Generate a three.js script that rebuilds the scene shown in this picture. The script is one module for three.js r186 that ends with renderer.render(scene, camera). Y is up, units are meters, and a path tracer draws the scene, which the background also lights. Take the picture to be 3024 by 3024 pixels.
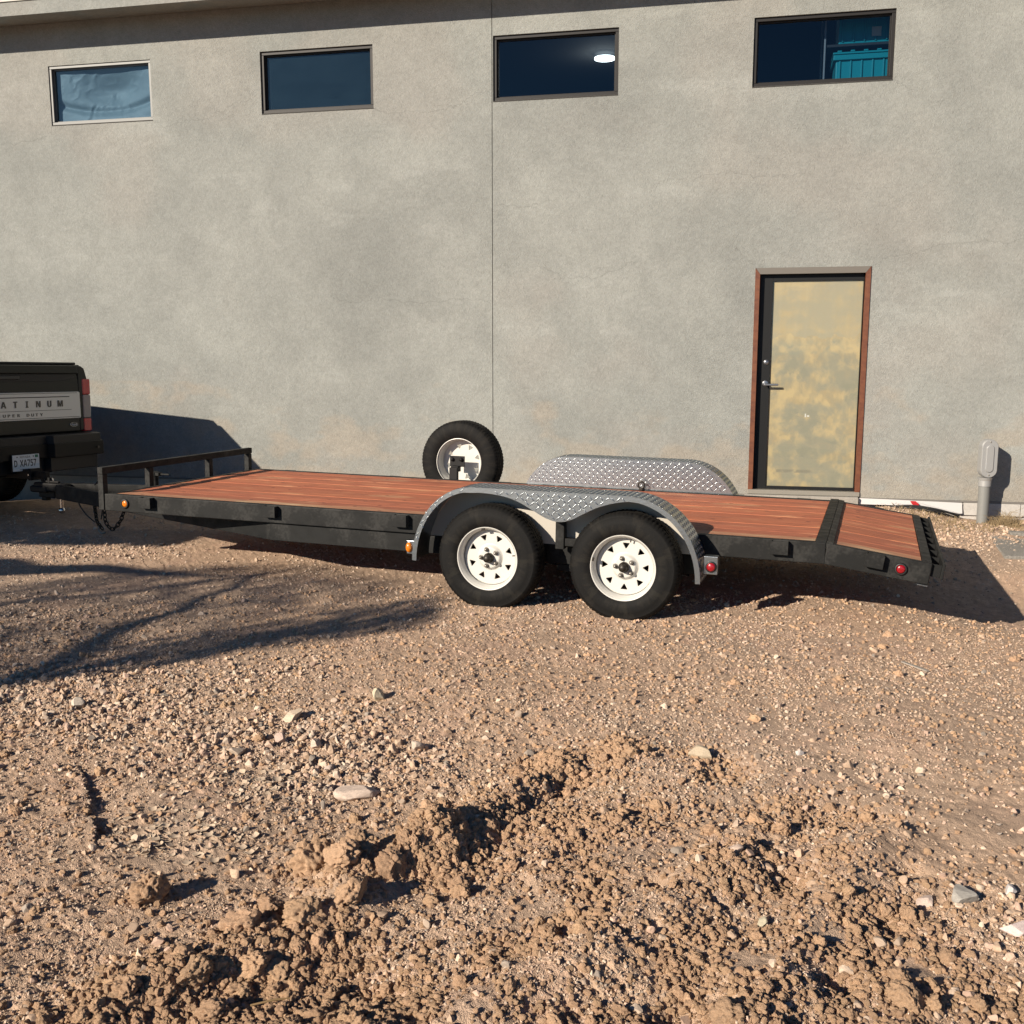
import * as THREE from 'three';
import { Sky } from 'three/addons/objects/Sky.js';
import { RoundedBoxGeometry } from 'three/addons/geometries/RoundedBoxGeometry.js';
import { TextGeometry } from 'three/addons/geometries/TextGeometry.js';
import { FontLoader } from 'three/addons/loaders/FontLoader.js';
import { mergeGeometries, toCreasedNormals, mergeVertices } from 'three/addons/utils/BufferGeometryUtils.js';
import { RectAreaLightUniformsLib } from 'three/addons/lights/RectAreaLightUniformsLib.js';

// ---------------------------------------------------------------- camera, sky, sun, exposure
const D2R = Math.PI / 180;
const scene = new THREE.Scene();
const camera = new THREE.PerspectiveCamera(53.13, 1, 0.1, 2000);
camera.position.set(0, 1.62, 10.5);
camera.rotation.order = 'YXZ';
camera.rotation.set(-8.86 * D2R, 12.65 * D2R, 0);

const SUN_AZ = 36 * D2R, SUN_EL = 24 * D2R;          // azimuth measured from the wall's normal towards the left
const SUN = new THREE.Vector3(-Math.sin(SUN_AZ) * Math.cos(SUN_EL), Math.sin(SUN_EL), Math.cos(SUN_AZ) * Math.cos(SUN_EL));
const sky = new Sky();
sky.name = 'sky'; sky.scale.setScalar(1500);
sky.userData = { kind: 'structure', label: 'clear pale sky above the roof edge' };
sky.material.uniforms.sunPosition.value.copy(SUN);
sky.material.uniforms.turbidity.value = 1.2;
sky.material.uniforms.rayleigh.value = 0.9;
sky.material.uniforms.mieCoefficient.value = 0.002;
sky.material.uniforms.cloudCoverage.value = 0;
scene.add(sky);
scene.environmentIntensity = 0.1;
const sun = new THREE.DirectionalLight(0xfff0dc, 5);
sun.position.copy(SUN).multiplyScalar(40).add(new THREE.Vector3(-2, 0, 4));
sun.target.position.set(-2, 0, 4);
sun.castShadow = true; sun.shadow.radius = 1;
sun.shadow.mapSize.set(4096, 4096);
Object.assign(sun.shadow.camera, { left: -16, right: 16, top: 14, bottom: -14, near: 1, far: 90 });
scene.add(sun, sun.target);
const renderer = new THREE.WebGLRenderer({ antialias: true });
renderer.toneMapping = THREE.LinearToneMapping;
renderer.toneMappingExposure = 1.65;
renderer.shadowMap.enabled = true;
renderer.setSize(1024, 1024);
RectAreaLightUniformsLib.init();

// ---------------------------------------------------------------- helpers
let seed = 12345;
const rnd = () => { seed = (seed + 0x6D2B79F5) | 0; let t = Math.imul(seed ^ (seed >>> 15), 1 | seed); t = (t + Math.imul(t ^ (t >>> 7), 61 | t)) ^ t; return ((t ^ (t >>> 14)) >>> 0) / 4294967296; };
const rr = (a, b) => a + (b - a) * rnd();
const V = (x, y, z) => new THREE.Vector3(x, y, z);
const clamp = (x, a = 0, b = 1) => Math.min(b, Math.max(a, x));
const lerp = (a, b, t) => a + (b - a) * t;
const ss = (a, b, x) => { const t = clamp((x - a) / (b - a)); return t * t * (3 - 2 * t); };
const hash = (x, y, s = 0) => { let h = Math.imul(x | 0, 374761393) ^ Math.imul(y | 0, 668265263) ^ Math.imul(s | 0, 974634777); h = Math.imul(h ^ (h >>> 13), 1274126177); h ^= h >>> 16; return (h >>> 0) / 4294967296; };
function vn(x, y, s = 0, per = 0) {                     // value noise 0..1, periodic if per
  const xi = Math.floor(x), yi = Math.floor(y), fx = x - xi, fy = y - yi;
  const u = fx * fx * (3 - 2 * fx), v = fy * fy * (3 - 2 * fy);
  const m = per ? (n) => ((n % per) + per) % per : (n) => n;
  const x0 = m(xi), x1 = m(xi + 1), y0 = m(yi), y1 = m(yi + 1);
  return lerp(lerp(hash(x0, y0, s), hash(x1, y0, s), u), lerp(hash(x0, y1, s), hash(x1, y1, s), u), v);
}
function fbm(x, y, oct, s = 0, per = 0, gain = 0.5) {
  let a = 1, t = 0, n = 0;
  for (let i = 0; i < oct; i++) { t += a * vn(x, y, s + i * 17, per); n += a; a *= gain; x *= 2; y *= 2; per *= 2; }
  return t / n;
}
function clods(x, y, s, density = 1) {                  // rounded lumps meeting in creases, 0..1
  const xi = Math.floor(x), yi = Math.floor(y); let best = 0;
  for (let j = -1; j <= 1; j++) for (let i = -1; i <= 1; i++) {
    const cx = xi + i, cy = yi + j, r0 = hash(cx, cy, s + 5);
    if (r0 > density) continue;
    const dx = x - cx - hash(cx, cy, s), dy = y - cy - hash(cx, cy, s + 1);
    const r = 0.35 + 0.55 * hash(cx, cy, s + 2), q = 1 - (dx * dx + dy * dy) / (r * r);
    if (q > 0) best = Math.max(best, Math.sqrt(q) * (0.35 + 0.65 * hash(cx, cy, s + 3)) * r);
  }
  return best;
}
function lumps(x, y, z, s) {                            // the same in space, for the surface of a clod
  const xi = Math.floor(x), yi = Math.floor(y), zi = Math.floor(z); let best = 0;
  for (let k = -1; k <= 1; k++) for (let j = -1; j <= 1; j++) for (let i = -1; i <= 1; i++) {
    const cx = xi + i, cy = yi + j, cz = zi + k, h = s + cz * 131, dx = x - cx - hash(cx, cy, h), dy = y - cy - hash(cx, cy, h + 1), dz = z - cz - hash(cx, cy, h + 2);
    const r = 0.45 + 0.5 * hash(cx, cy, h + 3), q = 1 - (dx * dx + dy * dy + dz * dz) / (r * r); if (q > 0) best = Math.max(best, Math.sqrt(q) * r);
  }
  return best;
}
const s2b = (c) => Math.round(255 * clamp(c <= 0.0031308 ? 12.92 * c : 1.055 * Math.pow(c, 1 / 2.4) - 0.055));
const ALB = 0.69;                                        // the photograph is exposed for the light wall: true base colours lie this much lower
function texture(w, h, fn, srgb = true) {               // fn(px, py) -> linear [r, g, b, a?] or a grey number
  const d = new Uint8Array(w * h * 4);
  for (let y = 0; y < h; y++) for (let x = 0; x < w; x++) {
    let c = fn(x, y); if (typeof c === 'number') c = [c, c, c];
    const i = 4 * (y * w + x);
    for (let k = 0; k < 3; k++) d[i + k] = srgb ? s2b(ALB * c[k]) : Math.round(255 * clamp(c[k]));
    d[i + 3] = c.length > 3 ? Math.round(255 * clamp(c[3])) : 255;
  }
  const t = new THREE.DataTexture(d, w, h); t.wrapS = t.wrapT = THREE.RepeatWrapping; t.magFilter = THREE.LinearFilter; t.minFilter = THREE.LinearMipmapLinearFilter; t.generateMipmaps = true;
  if (srgb) t.colorSpace = THREE.SRGBColorSpace;
  t.needsUpdate = true; return t;
}
const rep = (t, rx, ry, ox = 0, oy = 0) => { const c = t.clone(); c.repeat.set(rx, ry); c.offset.set(ox, oy); c.needsUpdate = true; return c; };
const mixc = (a, b, t) => [lerp(a[0], b[0], t), lerp(a[1], b[1], t), lerp(a[2], b[2], t)];
const std = (o) => { const c = o.c, k = o.map ? 1 : ALB; delete o.c; const m = new THREE.MeshStandardMaterial(o); if (c) m.color.setRGB(c[0] * k, c[1] * k, c[2] * k); return m; };
const phy = (o) => { const c = o.c, k = o.map || o.transmission ? 1 : ALB; delete o.c; const m = new THREE.MeshPhysicalMaterial(o); if (c) m.color.setRGB(c[0] * k, c[1] * k, c[2] * k); return m; };

function metric(geo, ox = 0, oy = 0) {                  // uv in metres, taken from the plane each face lies nearest to
  const g = geo.index ? geo.toNonIndexed() : geo, p = g.attributes.position, uv = new Float32Array(p.count * 2);
  const a = V(), b = V(), c = V(), n = V();
  for (let i = 0; i < p.count; i += 3) {
    a.fromBufferAttribute(p, i); b.fromBufferAttribute(p, i + 1); c.fromBufferAttribute(p, i + 2);
    n.copy(b).sub(a).cross(c.clone().sub(a)); const x = Math.abs(n.x), y = Math.abs(n.y), z = Math.abs(n.z);
    [a, b, c].forEach((q, k) => {
      const t = z >= x && z >= y ? [q.x, q.y] : y >= x ? [q.x, q.z] : [q.z, q.y];
      uv[2 * (i + k)] = t[0] + ox; uv[2 * (i + k) + 1] = t[1] + oy;
    });
  }
  g.setAttribute('uv', new THREE.BufferAttribute(uv, 2)); return g;
}
const clean = (g) => { const q = g.index ? g.toNonIndexed() : g; for (const k of Object.keys(q.attributes)) if (!['position', 'normal', 'uv'].includes(k)) q.deleteAttribute(k); return q; };
const join = (...gs) => { const f = gs.flat().map(clean); return f.length === 1 ? f[0] : mergeGeometries(f); };
// a bevelled box between two corners
function bx(x0, x1, y0, y1, z0, z1, r = 0.003) {
  const w = Math.abs(x1 - x0), h = Math.abs(y1 - y0), d = Math.abs(z1 - z0);
  const g = r > 0 ? new RoundedBoxGeometry(w, h, d, 1, Math.min(r, w / 2.1, h / 2.1, d / 2.1)) : new THREE.BoxGeometry(w, h, d);
  return metric(g.translate((x0 + x1) / 2, (y0 + y1) / 2, (z0 + z1) / 2));
}
function cyl(r0, r1, len, axis, x, y, z, seg = 24, open = false) {
  const g = new THREE.CylinderGeometry(r1, r0, len, seg, 1, open);
  if (axis === 'z') g.rotateX(Math.PI / 2); if (axis === 'x') g.rotateZ(-Math.PI / 2);
  return g.translate(x, y, z);
}
function tube(pts, r, rad = 8, seg = 0) { return new THREE.TubeGeometry(new THREE.CatmullRomCurve3(pts), seg || pts.length * 6, r, rad); }
function taper(pts, radii, rad = 7) {                   // a limb whose radius changes along its points
  const n = pts.length, pos = [], nor = [], idx = [], uv = []; let up = V(0.31, 0.9, 0.27).normalize();
  for (let i = 0; i < n; i++) {
    const t = pts[Math.min(n - 1, i + 1)].clone().sub(pts[Math.max(0, i - 1)]).normalize();
    const a = up.clone().cross(t).normalize(), b = t.clone().cross(a); up = b.clone();
    for (let k = 0; k <= rad; k++) { const th = k / rad * 2 * Math.PI, d = a.clone().multiplyScalar(Math.cos(th)).addScaledVector(b, Math.sin(th)); const p = pts[i].clone().addScaledVector(d, radii[i]); pos.push(p.x, p.y, p.z); nor.push(d.x, d.y, d.z); uv.push(k / rad, i / n); }
  }
  for (let i = 0; i < n - 1; i++) for (let k = 0; k < rad; k++) { const p = i * (rad + 1) + k, q = p + rad + 1; idx.push(p, p + 1, q, p + 1, q + 1, q); }
  const g = new THREE.BufferGeometry(); g.setAttribute('position', new THREE.Float32BufferAttribute(pos, 3)); g.setAttribute('normal', new THREE.Float32BufferAttribute(nor, 3)); g.setAttribute('uv', new THREE.Float32BufferAttribute(uv, 2)); g.setIndex(idx); return g;
}
function extrude(shape, depth, bevel = 0) {
  return new THREE.ExtrudeGeometry(shape, { depth, bevelEnabled: bevel > 0, bevelThickness: bevel, bevelSize: bevel, bevelOffset: -bevel, bevelSegments: 1, curveSegments: 20 });
}
function poly(pts) { const s = new THREE.Shape(); pts.forEach((p, i) => i ? s.lineTo(p[0], p[1]) : s.moveTo(p[0], p[1])); s.closePath(); return s; }
const lathe = (pts, seg = 48) => new THREE.LatheGeometry(pts.map((p) => new THREE.Vector2(p[0], p[1])), seg).rotateX(Math.PI / 2);   // [radius, z] about the z axis

const used = {};
const numbered = (n) => { used[n] = (used[n] || 0) + 1; return used[n] === 1 ? n : n + '_' + String(used[n] - 1).padStart(3, '0'); };
const shade = (m) => { m.castShadow = true; m.receiveShadow = true; return m; };
function tag(o, label, category, group, kind) { if (label) o.userData.label = label; if (category) o.userData.category = category; if (group) o.userData.group = group; if (kind) o.userData.kind = kind; return o; }
function thing(name, label, category, pos = [0, 0, 0], group) { const o = new THREE.Group(); o.name = numbered(name); o.position.set(...pos); scene.add(o); return tag(o, label, category, group); }
function part(name, geos, mat, parent, label) { const m = shade(new THREE.Mesh(Array.isArray(geos) ? join(geos) : geos, mat)); m.name = name; parent.add(m); if (label) m.userData.label = label; return m; }
function solo(name, geos, mat, label, category, group) { const m = part(numbered(name), geos, mat, scene); return tag(m, label, category, group); }
function struct(name, geos, mat, label) { const m = part(name, geos, mat, scene); return tag(m, label, null, null, 'structure'); }
function sub(name, parent, x = 0, y = 0, z = 0) { const g = new THREE.Group(); g.name = name; g.position.set(x, y, z); parent.add(g); return g; }

// ---------------------------------------------------------------- textures and materials
const T = {};
T.grain = texture(512, 512, (x, y) => { const u = x / 512, v = y / 512; return 0.5 * fbm(u * 24, v * 24, 4, 3, 24) + 0.5 * fbm(u * 96, v * 96, 3, 9, 96); }, false);
// sand-float stucco relief: one tile is one metre
T.stuccoBump = texture(1024, 1024, (x, y) => {
  const u = x / 1024, v = y / 1024, w = 0.35 * (fbm(u * 16, v * 16, 3, 71, 16) - 0.5) * 8;
  const a = fbm(u * 64 + w, v * 64 - w, 3, 21, 64), b = fbm(u * 128, v * 128, 3, 31, 128);
  return clamp(0.55 * Math.abs(a - 0.5) * 3 + 0.5 * b);
}, false);
// steel painted black, dusty and rubbed
T.paint = texture(512, 512, (x, y) => {
  const u = x / 512, v = y / 512, d = fbm(u * 6, v * 6, 5, 41, 6), f = fbm(u * 64, v * 64, 3, 47, 64);
  const dust = ss(0.45, 0.75, d * 0.75 + f * 0.3), scr = ss(0.86, 0.93, fbm(u * 8, v * 64, 3, 53, 8));
  return mixc(mixc([0.010, 0.0105, 0.0105], [0.040, 0.040, 0.038], dust * 0.8), [0.11, 0.105, 0.10], scr * 0.12);
});
T.paintRough = texture(256, 256, (x, y) => 0.42 + 0.4 * fbm(x / 256 * 8, y / 256 * 8, 5, 43, 8), false);
// red-stained deck boards: u runs along the board, one tile is 2 m by 0.5 m
T.wood = texture(1024, 256, (x, y) => {
  const u = x / 1024, v = y / 256;
  const warp = fbm(u * 6, v * 6, 3, 61, 6) * 0.12;
  const g = fbm(u * 8, (v + warp) * 64, 4, 67, 8), fine = fbm(u * 32, v * 128, 2, 73, 32), blot = fbm(u * 5, v * 4, 4, 79, 1 * 5);
  const dark = ss(0.56, 0.76, g), pale = ss(0.52, 0.78, blot);
  let c = mixc([0.54, 0.172, 0.084], [0.74, 0.38, 0.205], pale * 0.75);
  c = mixc(c, [0.22, 0.06, 0.036], dark * 0.72); const kn = Math.hypot((((u * 7 + 0.3) % 1) - 0.5) * 2.2, ((v * 5 + 0.37 * Math.floor(u * 7)) % 1) - 0.5); if (hash(Math.floor(u * 7), Math.floor(v * 5 + 0.37 * Math.floor(u * 7)), 77) > 0.72) c = mixc(c, [0.13, 0.04, 0.025], 0.8 * ss(0.17, 0.08, kn));
  const k = 0.7 + 0.6 * fine; return c.map((q) => q * k);
});
T.rubber = texture(512, 512, (x, y) => { const u = x / 512, v = y / 512, d = ss(0.48, 0.72, fbm(u * 7, v * 7, 5, 171, 7) * .8 + .25 * fbm(u * 64, v * 64, 2, 173, 64)); return mixc([0.0078, 0.0077, 0.0073], [0.017, 0.0155, 0.0135], d); });
T.dirtFine = texture(1024, 1024, (x, y) => {
  const u = x / 1024, v = y / 1024, a = fbm(u * 40, v * 40, 4, 101, 40), b = vn(u * 300, v * 300, 107, 300), s = 0;
  const sp = hash(Math.floor(u * 256), Math.floor(v * 256), 5); let k = 0.72 + 0.45 * a + 0.16 * (b - 0.5) + s;
  let c = [k, k, k]; if (sp > 0.965) c = c.map((q) => q * 1.25); if (sp < 0.03) c = c.map((q) => q * 0.72); return c.map((q) => q * 0.86);
});
T.dirtBump = texture(1024, 1024, (x, y) => { const u = x / 1024, v = y / 1024; return 0.45 * fbm(u * 80, v * 80, 3, 131, 80) + 0.55 * vn(u * 256, v * 256, 137, 256); }, false);
T.concrete = texture(512, 512, (x, y) => { const u = x / 512, v = y / 512, a = fbm(u * 5, v * 5, 5, 151, 5), b = fbm(u * 90, v * 90, 2, 157, 90); const k = 0.75 + 0.35 * a + 0.25 * (b - 0.5); return [0.42 * k, 0.40 * k, 0.36 * k]; });
T.rust = texture(256, 512, (x, y) => { const u = x / 256, v = y / 512, a = fbm(u * 6, v * 20, 4, 163, 6), b = fbm(u * 40, v * 80, 2, 167, 40); return mixc([0.125, 0.034, 0.013], [0.21, 0.068, 0.025], clamp(ss(0.3, 0.7, a) * 0.8 + 0.3 * (b - 0.5))); });

const M = {
  steel: phy({ map: rep(T.paint, 1.3, 1.3), roughnessMap: rep(T.paintRough, 2, 2), roughness: 1, specularIntensity: 0.45 }),
  steelDark: phy({ c: [0.010, 0.010, 0.0105], roughness: 0.6, specularIntensity: .5 }),
  alu: std({ c: [0.55, 0.60, 0.635], metalness: 1, roughness: 0.28, bumpMap: rep(T.grain, 3, 3), bumpScale: 0.0004 }),
  aluSunlit: std({ c: [0.56, 0.53, 0.47], metalness: 0.1, roughness: 0.6 }),  // cream base colour stands in for sunlit aluminium reflecting the ground
  rubber: phy({ map: rep(T.rubber, 1, 1), roughness: 0.7, specularIntensity: 0.32, bumpMap: rep(T.grain, 3, 3), bumpScale: 0.0006 }),
  rubberPale: std({ c: [0.035, 0.034, 0.032], roughness: 0.85 }),
  rimWhite: phy({ c: [0.74, 0.73, 0.68], roughness: 0.42, clearcoat: 0.35, clearcoatRoughness: 0.3 }),
  grease: std({ c: [0.034, 0.029, 0.022], roughness: 0.45, metalness: 0.4 }),
  nut: std({ c: [0.33, 0.31, 0.28], roughness: 0.4, metalness: 0.8 }),
  chrome: std({ c: [0.8, 0.8, 0.8], roughness: 0.12, metalness: 1 }),
  amber: phy({ c: [0.85, 0.24, 0.01], roughness: 0.25, clearcoat: 0.6 }),
  red: phy({ c: [0.36, 0.008, 0.015], roughness: 0.25, clearcoat: 0.6 }),
  blackPlastic: std({ c: [0.012, 0.012, 0.013], roughness: 0.55 }),
  concrete: std({ map: T.concrete, roughness: 0.95, bumpMap: rep(T.grain, 2, 2), bumpScale: 0.002 }),
  bronze: phy({ c: [0.018, 0.0165, 0.016], roughness: 0.5, specularIntensity: .6 }),
  aluFrame: std({ c: [0.15, 0.155, 0.155], roughness: 0.5, metalness: 0.4 }),
  glass: phy({ c: [0.42, 0.52, 0.60], roughness: 0.0, transmission: 1, thickness: 0, ior: 1.52 }),
  inside: std({ c: [0.07, 0.07, 0.07], roughness: 0.95 }),
};
// ---------------------------------------------------------------- the ground
const blob = (x, z, list) => { let m = 0; for (const [bx_, bz, r, w = 1] of list) { const d = ((x - bx_) ** 2 + (z - bz) ** 2) / (r * r); if (d < 4) m = Math.max(m, w * Math.exp(-d * 1.6)); } return m; };
const LOOSE = [[.3, 7.0, .5, .36], [.35, 7.6, .5, .42], [-.2, 7.9, .5, .38], [.3, 8.2, .5, .4], [-.5, 7.2, .35, .35], [-.74, 7.25, .12], [-.62, 6.86, .1], [-.86, 7.6, .12], [-1.38, 8.48, .30, .85], [-1.15, 8.12, .26], [-1.17, 7.75, .2], [-.95, 7.5, .26], [-.8, 7.12, .2], [-.66, 6.75, .2], [-.42, 6.55, .2, .8], [-.1, 6.6, .26, .5], [.15, 6.95, .28, .42], [-.35, 7.55, .24, .45], [.1, 7.45, .28, .6], [.42, 7.2, .26, .62], [.62, 7.5, .26, .55], [-.25, 8.25, .3, .75], [.35, 8.15, .26, .75], [-.9, 8.35, .28, .75], [.68, 7.95, .22, .5], [-.55, 7.95, .2, .4], [-1.68, 7.96, .1, .4], [-.3, 7.05, .25, .3]];
const GRAVEL = [[-2.7, 6.45, .6], [-3.2, 6.4, .7], [-2.15, 6.75, .36], [-1.75, 6.55, .38], [-1.5, 6.9, .34], [-1.25, 6.75, .3, .7], [-2.3, 5.95, .4, .5], [1.6, .6, .7, 2.2], [2.1, 1.1, .7, 2.2], [1.4, 1.6, .5, .8], [2.6, .8, .8], [-5.2, 3.25, .35, 2.4], [-4.7, 3.15, .3, 2.0], [-3.9, 5.6, .6, .5], [-4.4, 4.9, .8, .4], [.75, 7.5, .25, .6], [.9, 7.9, .4, .5], [.1, 7.4, .2, .6], [.45, 6.5, .4, .3]];
const SMOOTH = [[-1.9, 7.52, .2], [-1.75, 7.68, .16], [-.55, 7.75, .13], [-.32, 7.35, .11], [.05, 7.95, .10], [.28, 7.75, .08], [.5, 7.85, .10], [.6, 6.6, .4, .9], [.9, 6.9, .4], [.2, 6.2, .5, .7], [-.6, 8.3, .1]];
const seg = (x, z, P) => {                                // distance to a polyline, with its side (+ to the right going along)
  let best = 9, side = 0;
  for (let i = 0; i < P.length - 1; i++) {
    const [ax, az] = P[i], [bx_, bz] = P[i + 1], ux = bx_ - ax, uz = bz - az, t = clamp(((x - ax) * ux + (z - az) * uz) / (ux * ux + uz * uz));
    const dx = x - ax - t * ux, dz = z - az - t * uz, d = Math.hypot(dx, dz); if (d < best) { best = d; side = Math.sign(ux * dz - uz * dx) || 1; }
  }
  return [best, side];
};
const RIDGE = [[-1.16, 7.72], [-.98, 7.56], [-.9, 7.32], [-.77, 6.95], [-.66, 6.66]];
const RUT = [[-.80, 7.5], [-.72, 7.2], [-.62, 6.86], [-.56, 6.68]];
const LEDGE = [[-2.44, 7.2], [-2.26, 7.42], [-2.12, 7.6]];
const RIDGE2 = [[-1.5, 8.42], [-1.33, 8.25], [-1.15, 8.05], [-1.05, 7.85]];
const RIDGE3 = [[.02, 8.3], [.2, 7.75], [.38, 7.35], [.52, 7.05]];
const RIDGE4 = [[-.75, 8.45], [-.42, 8.1], [-.12, 7.62], [.08, 7.15]];
const maskLoose = (x, z) => clamp(blob(x, z, LOOSE) * (0.22 + 1.05 * ss(.36, .62, fbm(x * 4.2, z * 4.2, 4, 201))) - 0.04);
const maskGravel = (x, z) => clamp(blob(x, z, GRAVEL) * (0.4 + 1.2 * fbm(x * 4, z * 4, 3, 211)));
const maskSmooth = (x, z) => clamp(blob(x, z, SMOOTH) * 1.1);
function base(x, z) {                                     // the lie of the land, without its lumps
  let h = 0.045 * ss(4.2, 0.6, z) - 0.012 * ss(4.2, 4.6, z) * ss(6, 5, z);
  h += 0.085 * Math.exp(-(((x - 1.45) / 0.42) ** 2) - ((z / 0.5) ** 2)) * (z < 2.5 ? 1 : 0);
  h -= 0.03 * Math.exp(-(((x - 2.3) / 0.4) ** 2) - ((z - .1) / 0.4) ** 2);
  h -= 0.12 * Math.exp(-(((x - 1.85) / 0.7) ** 2) - ((z - 3.3) / 0.9) ** 2);
  h += 0.05 * (fbm(x * 0.7 + 9, z * 0.7, 3, 221) - 0.5) * ss(4.6, 6, z);
  return h;
}
function H(x, z, r = Math.hypot(x, z - 10.5)) {
  let h = base(x, z);
  if (z < -0.05 || z > 12 || Math.abs(x) > 14) return h + 0.02 * (fbm(x, z, 3, 222) - 0.5);
  const L = maskLoose(x, z), S = maskSmooth(x, z), k = 1 - 0.75 * S, far = ss(14, 5, r);
  const wx = x + 0.06 * (fbm(x * 9, z * 9, 4, 231, 0, .6) - 0.5), wz = z + 0.06 * (fbm(x * 9, z * 9, 4, 237, 0, .6) - 0.5);
  const near = ss(5.8, 6.4, z);
  if (near > 0) {
    const [d1] = seg(wx, wz, RIDGE), [d2] = seg(wx, wz, RUT), [d3, s3] = seg(wx, wz, LEDGE), [d4] = seg(wx, wz, RIDGE2), [d5, s5] = seg(wx, wz, RIDGE3), [d6, s6] = seg(wx, wz, RIDGE4);
    h += near * (0.055 * (0.45 + 1.1 * fbm(x * 8, z * 8, 3, 234)) * Math.exp(-((d1 / 0.09) ** 2)) - 0.018 * Math.exp(-((d2 / 0.05) ** 2)) + 0.05 * Math.exp(-((d4 / 0.11) ** 2)));
    h += near * 0.08 * Math.exp(-(((x + .95) / .12) ** 2) - ((z - 7.47) / .1) ** 2);
    if (d3 < 0.35) h += near * 0.017 * (s3 > 0 ? 1 : -0.6) * Math.exp(-((d3 / 0.10) ** 2)) * (0.3 + 1.3 * fbm(x * 9, z * 9, 2, 239));
    h += near * 0.048 * Math.exp(-((d5 / 0.1) ** 2)) * (s5 > 0 ? 1 : .7) + near * 0.044 * Math.exp(-((d6 / 0.11) ** 2));
    const tw_ = ss(.2, .12, d6) * s6 > 0 ? ss(.24, .16, d6) : 0; h -= near * 0.005 * (0.2 + 1.3 * fbm(x * 8, z * 8, 2, 247)) * tw_ * ss(.1, .7, Math.sin((wx * .55 - wz * .83) * 2 * Math.PI / .085));
    h -= near * 0.055 * blob(x, z, [[.45, 7.62, .06, .8], [-.2, 7.55, .05, .7], [.3, 7.95, .06, .8], [-.42, 7.9, .05, .7], [.0, 7.3, .05, .6], [-1.28, 8.28, .12, .7], [-.9, 8.2, .10, .7], [.2, 7.42, .08, .7], [-.08, 8.2, .1], [-.72, 8.42, .12], [.1, 7.2, .07, .7], [.55, 7.3, .07, .7]]);
    h += near * 0.12 * (fbm(wx * 2.6, wz * 2.6, 3, 241) - 0.5) * (0.4 + L);
  }
  // lumps of loose soil, three sizes, then the fine crumbly crust everywhere
  if (L > 0.02) h += L * k * (0.016 * clods(wx / 0.10, wz / 0.10, 251) + 0.021 * clods(wx / 0.04, wz / 0.04, 257) + 0.015 * clods(wx / 0.018, wz / 0.018, 263) + 0.03 * Math.abs(fbm(x * 14, z * 14, 4, 265, 0, .6) - .5) - 0.026);
  h += (1 - 0.6 * S) * (0.009 * clods(wx / 0.034, wz / 0.034, 271, 0.65) * (0.5 + maskGravel(x, z) + fbm(x * 3, z * 3, 2, 277)) + 0.0055 * clods(wx / 0.015, wz / 0.015, 281, 0.85) * far);
  h += 0.016 * (fbm(x * 6, z * 6, 3, 283) - 0.5) * ss(4.4, 5.6, z);
  // curled flakes of dried mud
  const mud = blob(x, z, [[-1.92, 7.53, .15], [-1.72, 7.62, .14], [-2.0, 7.68, .1], [-1.62, 7.05, .12, .8]]);
  if (mud > 0.05) { const c = clods(x / 0.05, z / 0.036, 291); h += mud * 0.011 * ss(0.5, 0.12, c) * (c > 0 ? 1 : 0); }
  return h;
}
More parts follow.
